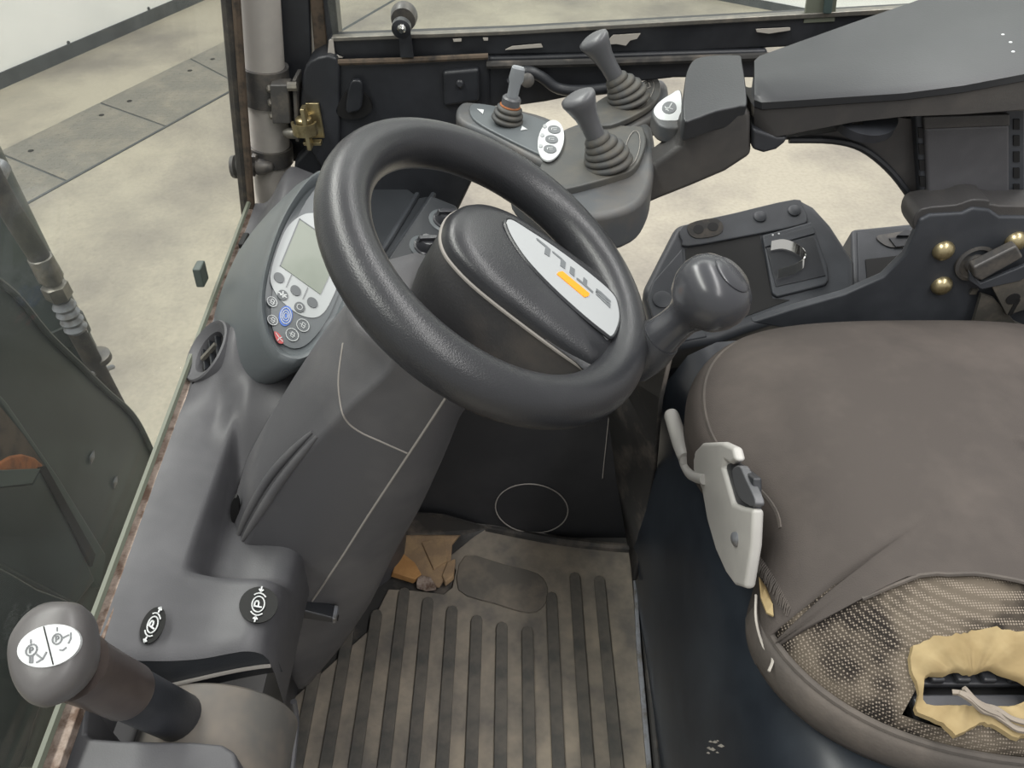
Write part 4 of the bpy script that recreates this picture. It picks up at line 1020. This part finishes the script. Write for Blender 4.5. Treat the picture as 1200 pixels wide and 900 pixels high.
fl_ = prism('steel_flap', uns([(1160, 332), (1196, 322), (1240, 330), (1240, 372), (1205, 362), (1180, 370)], ('y', .752)), (0, .005, 0), 'metal', lk, smooth=False, bevel=.001)
lathe('keyhole', un(1187, 350, ('y', .752)), (0, -1, 0), [(.008, 0), (.008, .001)], 'deep', fl_, seg=14)
box('keyhole_slot', un(1188, 360, ('y', .752)), V((.0025, 0, 0)), V((0, .001, 0)), V((0, 0, .012)), 'deep', fl_)
prism('lower_flap', uns([(1150, 345), (1165, 350), (1190, 378), (1240, 400), (1240, 420), (1140, 380)], ('y', .757)), (0, .005, 0), 'metal', lk, smooth=False)

# ================================================================== ARMREST
ar = thing('armrest', 'long grey padded armrest beside the seat, on a ribbed post', 'armrest', un(1130, 240, ('y', .8)))
# pad: top surface outline at real height, tilted upward to the rear
apn = V((-.16, -.10, .98)).normalized(); apl = (un(880, 130, ('y', .78)), apn)
stn = [((892, 74), (892, 108), (890, 158)), ((884, 70), (884, 113), (884, 163)), ((890, 64), (893, 116), (893, 167)), ((912, 56), (912, 115), (912, 164)), ((1000, 24), (1000, 109), (1000, 146)), ((1060, 3), (1060, 105), (1060, 139)),
       ((1130, -22), (1130, 96), (1130, 137)), ((1250, -58), (1225, 78), (1225, 131)), ((1330, -80), (1330, 48), (1330, 112))]
prow, srow = [], []
for k, (f0, n0, b0) in enumerate(stn):
    Fp = un(*f0, apl); Np = un(*n0, apl); Bp = un(*b0, ('y', Np.y+.004)); dn_ = (Bp-Np); t1 = Np+dn_.normalized()*.012
    if k == 0: Fp, Np, t1 = Fp-apn*.008, Np-apn*.008, t1-apn*.002
    prow.append([Fp-apn*.022, Fp-apn*.006, Fp.lerp(Np, .03), Fp.lerp(Np, .5)+apn*.001, Fp.lerp(Np, .95), Np-apn*.004, t1, t1+V((0, .02, -.002))])
    t2 = Np+dn_.normalized()*.0135+V((0, .002, 0))
    srow.append([t2, Bp.lerp(t2, .12), Bp+V((0, .006, 0)), Bp+V((0, .06, .004)), t2+V((0, .06, 0))])
loft('pad_top', prow, 'arm', ar, ang=38)
loft('side_panel', srow, 'armside', ar, ang=50)
prism('lower_shell', uns([(882, 150), (912, 160), (925, 160), (920, 168), (910, 176), (895, 180), (882, 176)], ('y', .80)), (0, .04, 0), 'black', ar, bevel=.004)
lathe('adjusting_wheel', un(1012, 141, ('y', .815)), (0, -.25, 1), [(.028, -.004)]+[(.034, -.003), (.034, .007)]+[(.028, .008)], 'black', ar, seg=40)
lathe('wheel_bolt', un(1003, 147, ('y', .80)), (0, -.5, 1), [(.006, -.004), (.006, .004)], 'chrome', ar, seg=10)
# curved arm of the carrier
prism('carrier_arm', cr(uns([(905, 163), (960, 157), (1000, 150), (1075, 140), (1090, 200), (1090, 262), (1076, 250), (1062, 222), (1040, 195), (1010, 172), (975, 163), (930, 164)], ('y', .825)), 3), (0, .02, 0), 'armside', ar, bevel=.003)
tube('arm_edge', cr(uns([(925, 164), (975, 165), (1010, 174), (1040, 197), (1062, 224), (1077, 250)], ('y', .822)), 4, False), .004, 'black', ar, seg=8)
# post with slotted sides
prism('post', uns([(1072, 128), (1202, 128), (1202, 250), (1080, 250)], ('y', .812)), (0, .05, 0), 'dash_dark', ar, smooth=False, bevel=.003)
prism('post_front', uns([(1083, 150), (1184, 146), (1184, 250), (1088, 250)], ('y', .807)), (0, .01, 0), 'dash', ar, smooth=False, bevel=.004, label='smooth grey front plate')
prism('post_band', uns([(1082, 137), (1184, 134), (1184, 148), (1083, 152)], ('y', .806)), (0, .01, 0), 'armside', ar, smooth=False, bevel=.002)
for k in range(5):
    y0 = 150+19*k
    prism('slot', uns([(1076+k*.6, y0), (1082+k*.6, y0), (1083+k*.6, y0+12), (1077+k*.6, y0+12)], ('y', .8105)), (0, .004, 0), 'deep', ar, smooth=False)
    prism('slot', uns([(1188, y0-10), (1195, y0-10), (1195, y0+2), (1188, y0+2)], ('y', .8105)), (0, .004, 0), 'deep', ar, smooth=False)
for x, y in ((1175, 41), (1184, 50), (1187, 61)): lathe('paint_fleck', un(x, y, apl)+apn*.0003, apn, [(.0018, -.001), (.0018, .0004)], 'white', ar, seg=6)

# ================================================================== CONTROL CONSOLE WITH JOYSTICKS
cc = thing('joystick_console', 'grey control console with joysticks ahead of the armrest', 'control console', un(720, 220, ('z', .6)))
PZ = .652
pz = lambda z: ('z', z)
def cprism(nm, pts, z, th, m, par=cc, **k): return prism(nm, uns(pts, ('z', z)), (0, 0, -th), m, par, **k)
# arm that carries the console
prism('carrier_neck', uns([(750, 215), (768, 192), (797, 170), (803, 146), (876, 128), (880, 134), (881, 182), (850, 202), (810, 219), (772, 234), (745, 246)], ('y', .803)), (0, .04, 0), 'armside', cc, bevel=.006, seg=3, smooth=False)
fcl = (un(842, 128, ('y', .797)), V((-.06, -.22, .97)).normalized())
pprism('front_cover', cr([(801, 139), (802, 100), (808, 76), (822, 66), (864, 64), (870, 72), (876, 119), (868, 124), (840, 130), (812, 140)], 3), fcl, .026, 'arm', cc, bevel=.005, seg=3)
# main pod
cprism('main_pod', cr([(640, 160), (690, 140), (755, 142), (766, 155), (768, 180), (764, 215), (745, 240), (700, 252), (660, 245), (610, 215), (600, 190)], 4), .642, .05, 'pod', bevel=.008, seg=3)
cprism('main_plate', cr([(632, 205), (640, 180), (668, 150), (742, 147), (755, 153), (756, 172), (744, 196), (720, 206), (672, 219), (650, 220)], 4), .650, .01, 'podp', bevel=.002)
cprism('far_pod', cr([(680, 150), (700, 120), (730, 100), (768, 92), (782, 98), (782, 118), (768, 136), (720, 156)], 4), .645, .03, 'pod', bevel=.006, seg=3)
cprism('far_plate', cr([(690, 140), (700, 118), (740, 100), (766, 91), (774, 97), (772, 112), (756, 128), (716, 146)], 4), .655, .008, 'podp', bevel=.002)
cprism('lever_pod', cr([(534, 130), (540, 120), (556, 119), (590, 124), (640, 136), (662, 152), (665, 172), (658, 188), (644, 192), (620, 182), (575, 158), (540, 142)], 4), .650, .04, 'pod', bevel=.006, seg=3)
cprism('lever_plate', cr([(550, 128), (558, 121), (590, 126), (636, 140), (656, 155), (659, 172), (650, 184), (636, 182), (590, 160), (558, 142)], 4), .653, .006, 'display', bevel=.0015)
zl = ('z', .6535)
bpad = pprism('button_pad', ell(645.5, 165, 15, 24, 12, 32), zl, .002, 'white', cc, lift=.0007, smooth=False)
for x, y in ((649.5, 153), (646.5, 164.5), (644.5, 176)):
    k_ = pprism('push_button', ell(x, y, 7.5, 4.6, 8, 18), zl, .001, 'greyprint', bpad, lift=.0018, smooth=False)
    strokes('mark', [[(x-3, y+1.2), (x-3, y-1), (x+3, y-1)], [(x-1, y+1), (x+2.5, y+1)]], zl, .0008, 'white', k_, lift=.0024)
for x, y in ((638.5, 149), (635.5, 159.5), (633.5, 172)): pprism('indicator', ell(x, y, 2.4, 2.2, 0, 8), zl, .0006, 'silver', bpad, lift=.0016, smooth=False)
for pts in ([(559, 128), (567, 129), (566, 134)], [(612, 148), (618, 152), (610, 153)]): pprism('white_arrow', pts, zl, .0006, 'white', cc, lift=.0006, smooth=False)
# oval mark on the plates
e_ = ell(741, 174, 8, 21, 12, 30); strokes('oval_mark', [e_+[e_[0]]], ('z', .651), .0007, 'line', cc, lift=.0006)
e_ = ell(755, 110, 8, 18, 30, 30); strokes('oval_mark', [e_+[e_[0]]], ('z', .656), .0006, 'line', cc, lift=.0006)
for q_ in ([[(757, 99), (757, 104), (762, 102), (760, 97)]], [[(749, 115), (752, 112), (756, 115), (750, 119)]]): strokes('fork_symbol', q_, ('z', .656), .0008, 'line', cc, lift=.0006)
# horn button
hb_ = pprism('horn_button', cr([(764, 131), (770, 120), (784, 110), (799, 106), (799, 145), (788, 149), (772, 145)], 4), ('z', .672), .02, 'pod', cc, bevel=.004)
pprism('horn_label', cr([(766, 131), (772, 121), (785, 112), (797, 108), (797, 138), (786, 142), (772, 140)], 4), ('z', .672), .001, 'white', hb_, lift=.001, smooth=False)
pprism('horn_spot', ell(784, 127.5, 8.5, 7, -10, 22), ('z', .672), .001, 'greyprint', hb_, lift=.0018, smooth=False)
strokes('horn_symbol', [[(780, 131), (784, 128), (787, 123)], [(782, 128), (788, 130)], [(779, 127), (783, 132)]], ('z', .672), .0012, 'white', hb_, lift=.0024)
def joystick(nm, base, top, zb, Ytop, label, sc=1.0):
    B = un(*base, ('z', zb)); T = un(*top, ('y', B.y+Ytop)); d = (T-B); L = d.length; d.normalize()
    j = thing(nm, label, 'joystick', B, 'console joysticks')
    up_ = (V((0, 0, 1))*.5+d*.5).normalized()
    # bellows boot
    for i, (r, h) in enumerate(((.0275, 0), (.0255, .0075), (.0225, .0145), (.0185, .0215), (.0145, .0285))):
        P = B+up_.lerp(d, i/4)*(h*sc)
        lathe('boot_ring', P, up_.lerp(d, i/4), [(r*.86*sc, -.001), (r*.97*sc, 0), (r*sc, .0022), (r*.97*sc, .0045), (r*.8*sc, .0062*sc+.001), (r*.66*sc, .0078*sc)], 'boot', j, seg=32, ang=60)
    lathe('grip', B, d, [(.0095*sc, .028*sc), (.0098*sc, L*.55), (.0115*sc, L*.72), (.0150*sc, L*.86), (.0172*sc, L*.94), (.0168*sc, L*.985), (.012*sc, L*1.01), (.005*sc, L*1.015)], 'grip', j, seg=28, ang=70, sx=1.12, xdir=(1, -.6, 0))
    return j
joystick('joystick', (713, 192), (676, 112), .651, .004, 'dark grey joystick nearer the steering wheel, with a dusty ribbed boot')
joystick('joystick', (737, 118), (694, 44), .656, .004, 'dark grey joystick farther back, against the door sill')
B = un(594, 142, ('z', .654)); T = un(608, 78, ('y', B.y+.002)); d = (T-B); L = d.length; d.normalize()
ml = thing('mini_lever', 'small lever with pale grey paddle and ribbed boot on the console', 'lever', B)
for i, (r, h) in enumerate(((.0195, 0), (.0180, .0065), (.0155, .0125))):
    lathe('boot_ring', B+d*h, d, [(r*.86, -.001), (r, .0018), (r*.97, .0042), (r*.75, .0062)], 'boot', ml, seg=28, ang=60)
lathe('orange_ring', B+d*.018, d, [(.0122, 0), (.0126, .0012), (.0118, .0024)], 'rustor', ml, seg=24)
lathe('collar', B+d*.020, d, [(.0112, 0), (.0112, .008), (.0095, .0098)], 'grip', ml, seg=24)
dx = V((1, 0, 0)); dx = (dx-d*dx.dot(d)).normalized(); dy = d.cross(dx)
loft('paddle', [[B+d*h+dx*(a*wd)+dy*(b*th) for a, b in ((-1, -.6), (-.6, -1), (.6, -1), (1, -.6), (1, .6), (.6, 1), (-.6, 1), (-1, .6))] for h, wd, th in ((.026, .0062, .0045), (L*.7, .0066, .004), (L*.78, .0085, .0045), (L*.97, .0075, .0045), (L*1.0, .006, .003))], 'paddle', ml, ang=30)
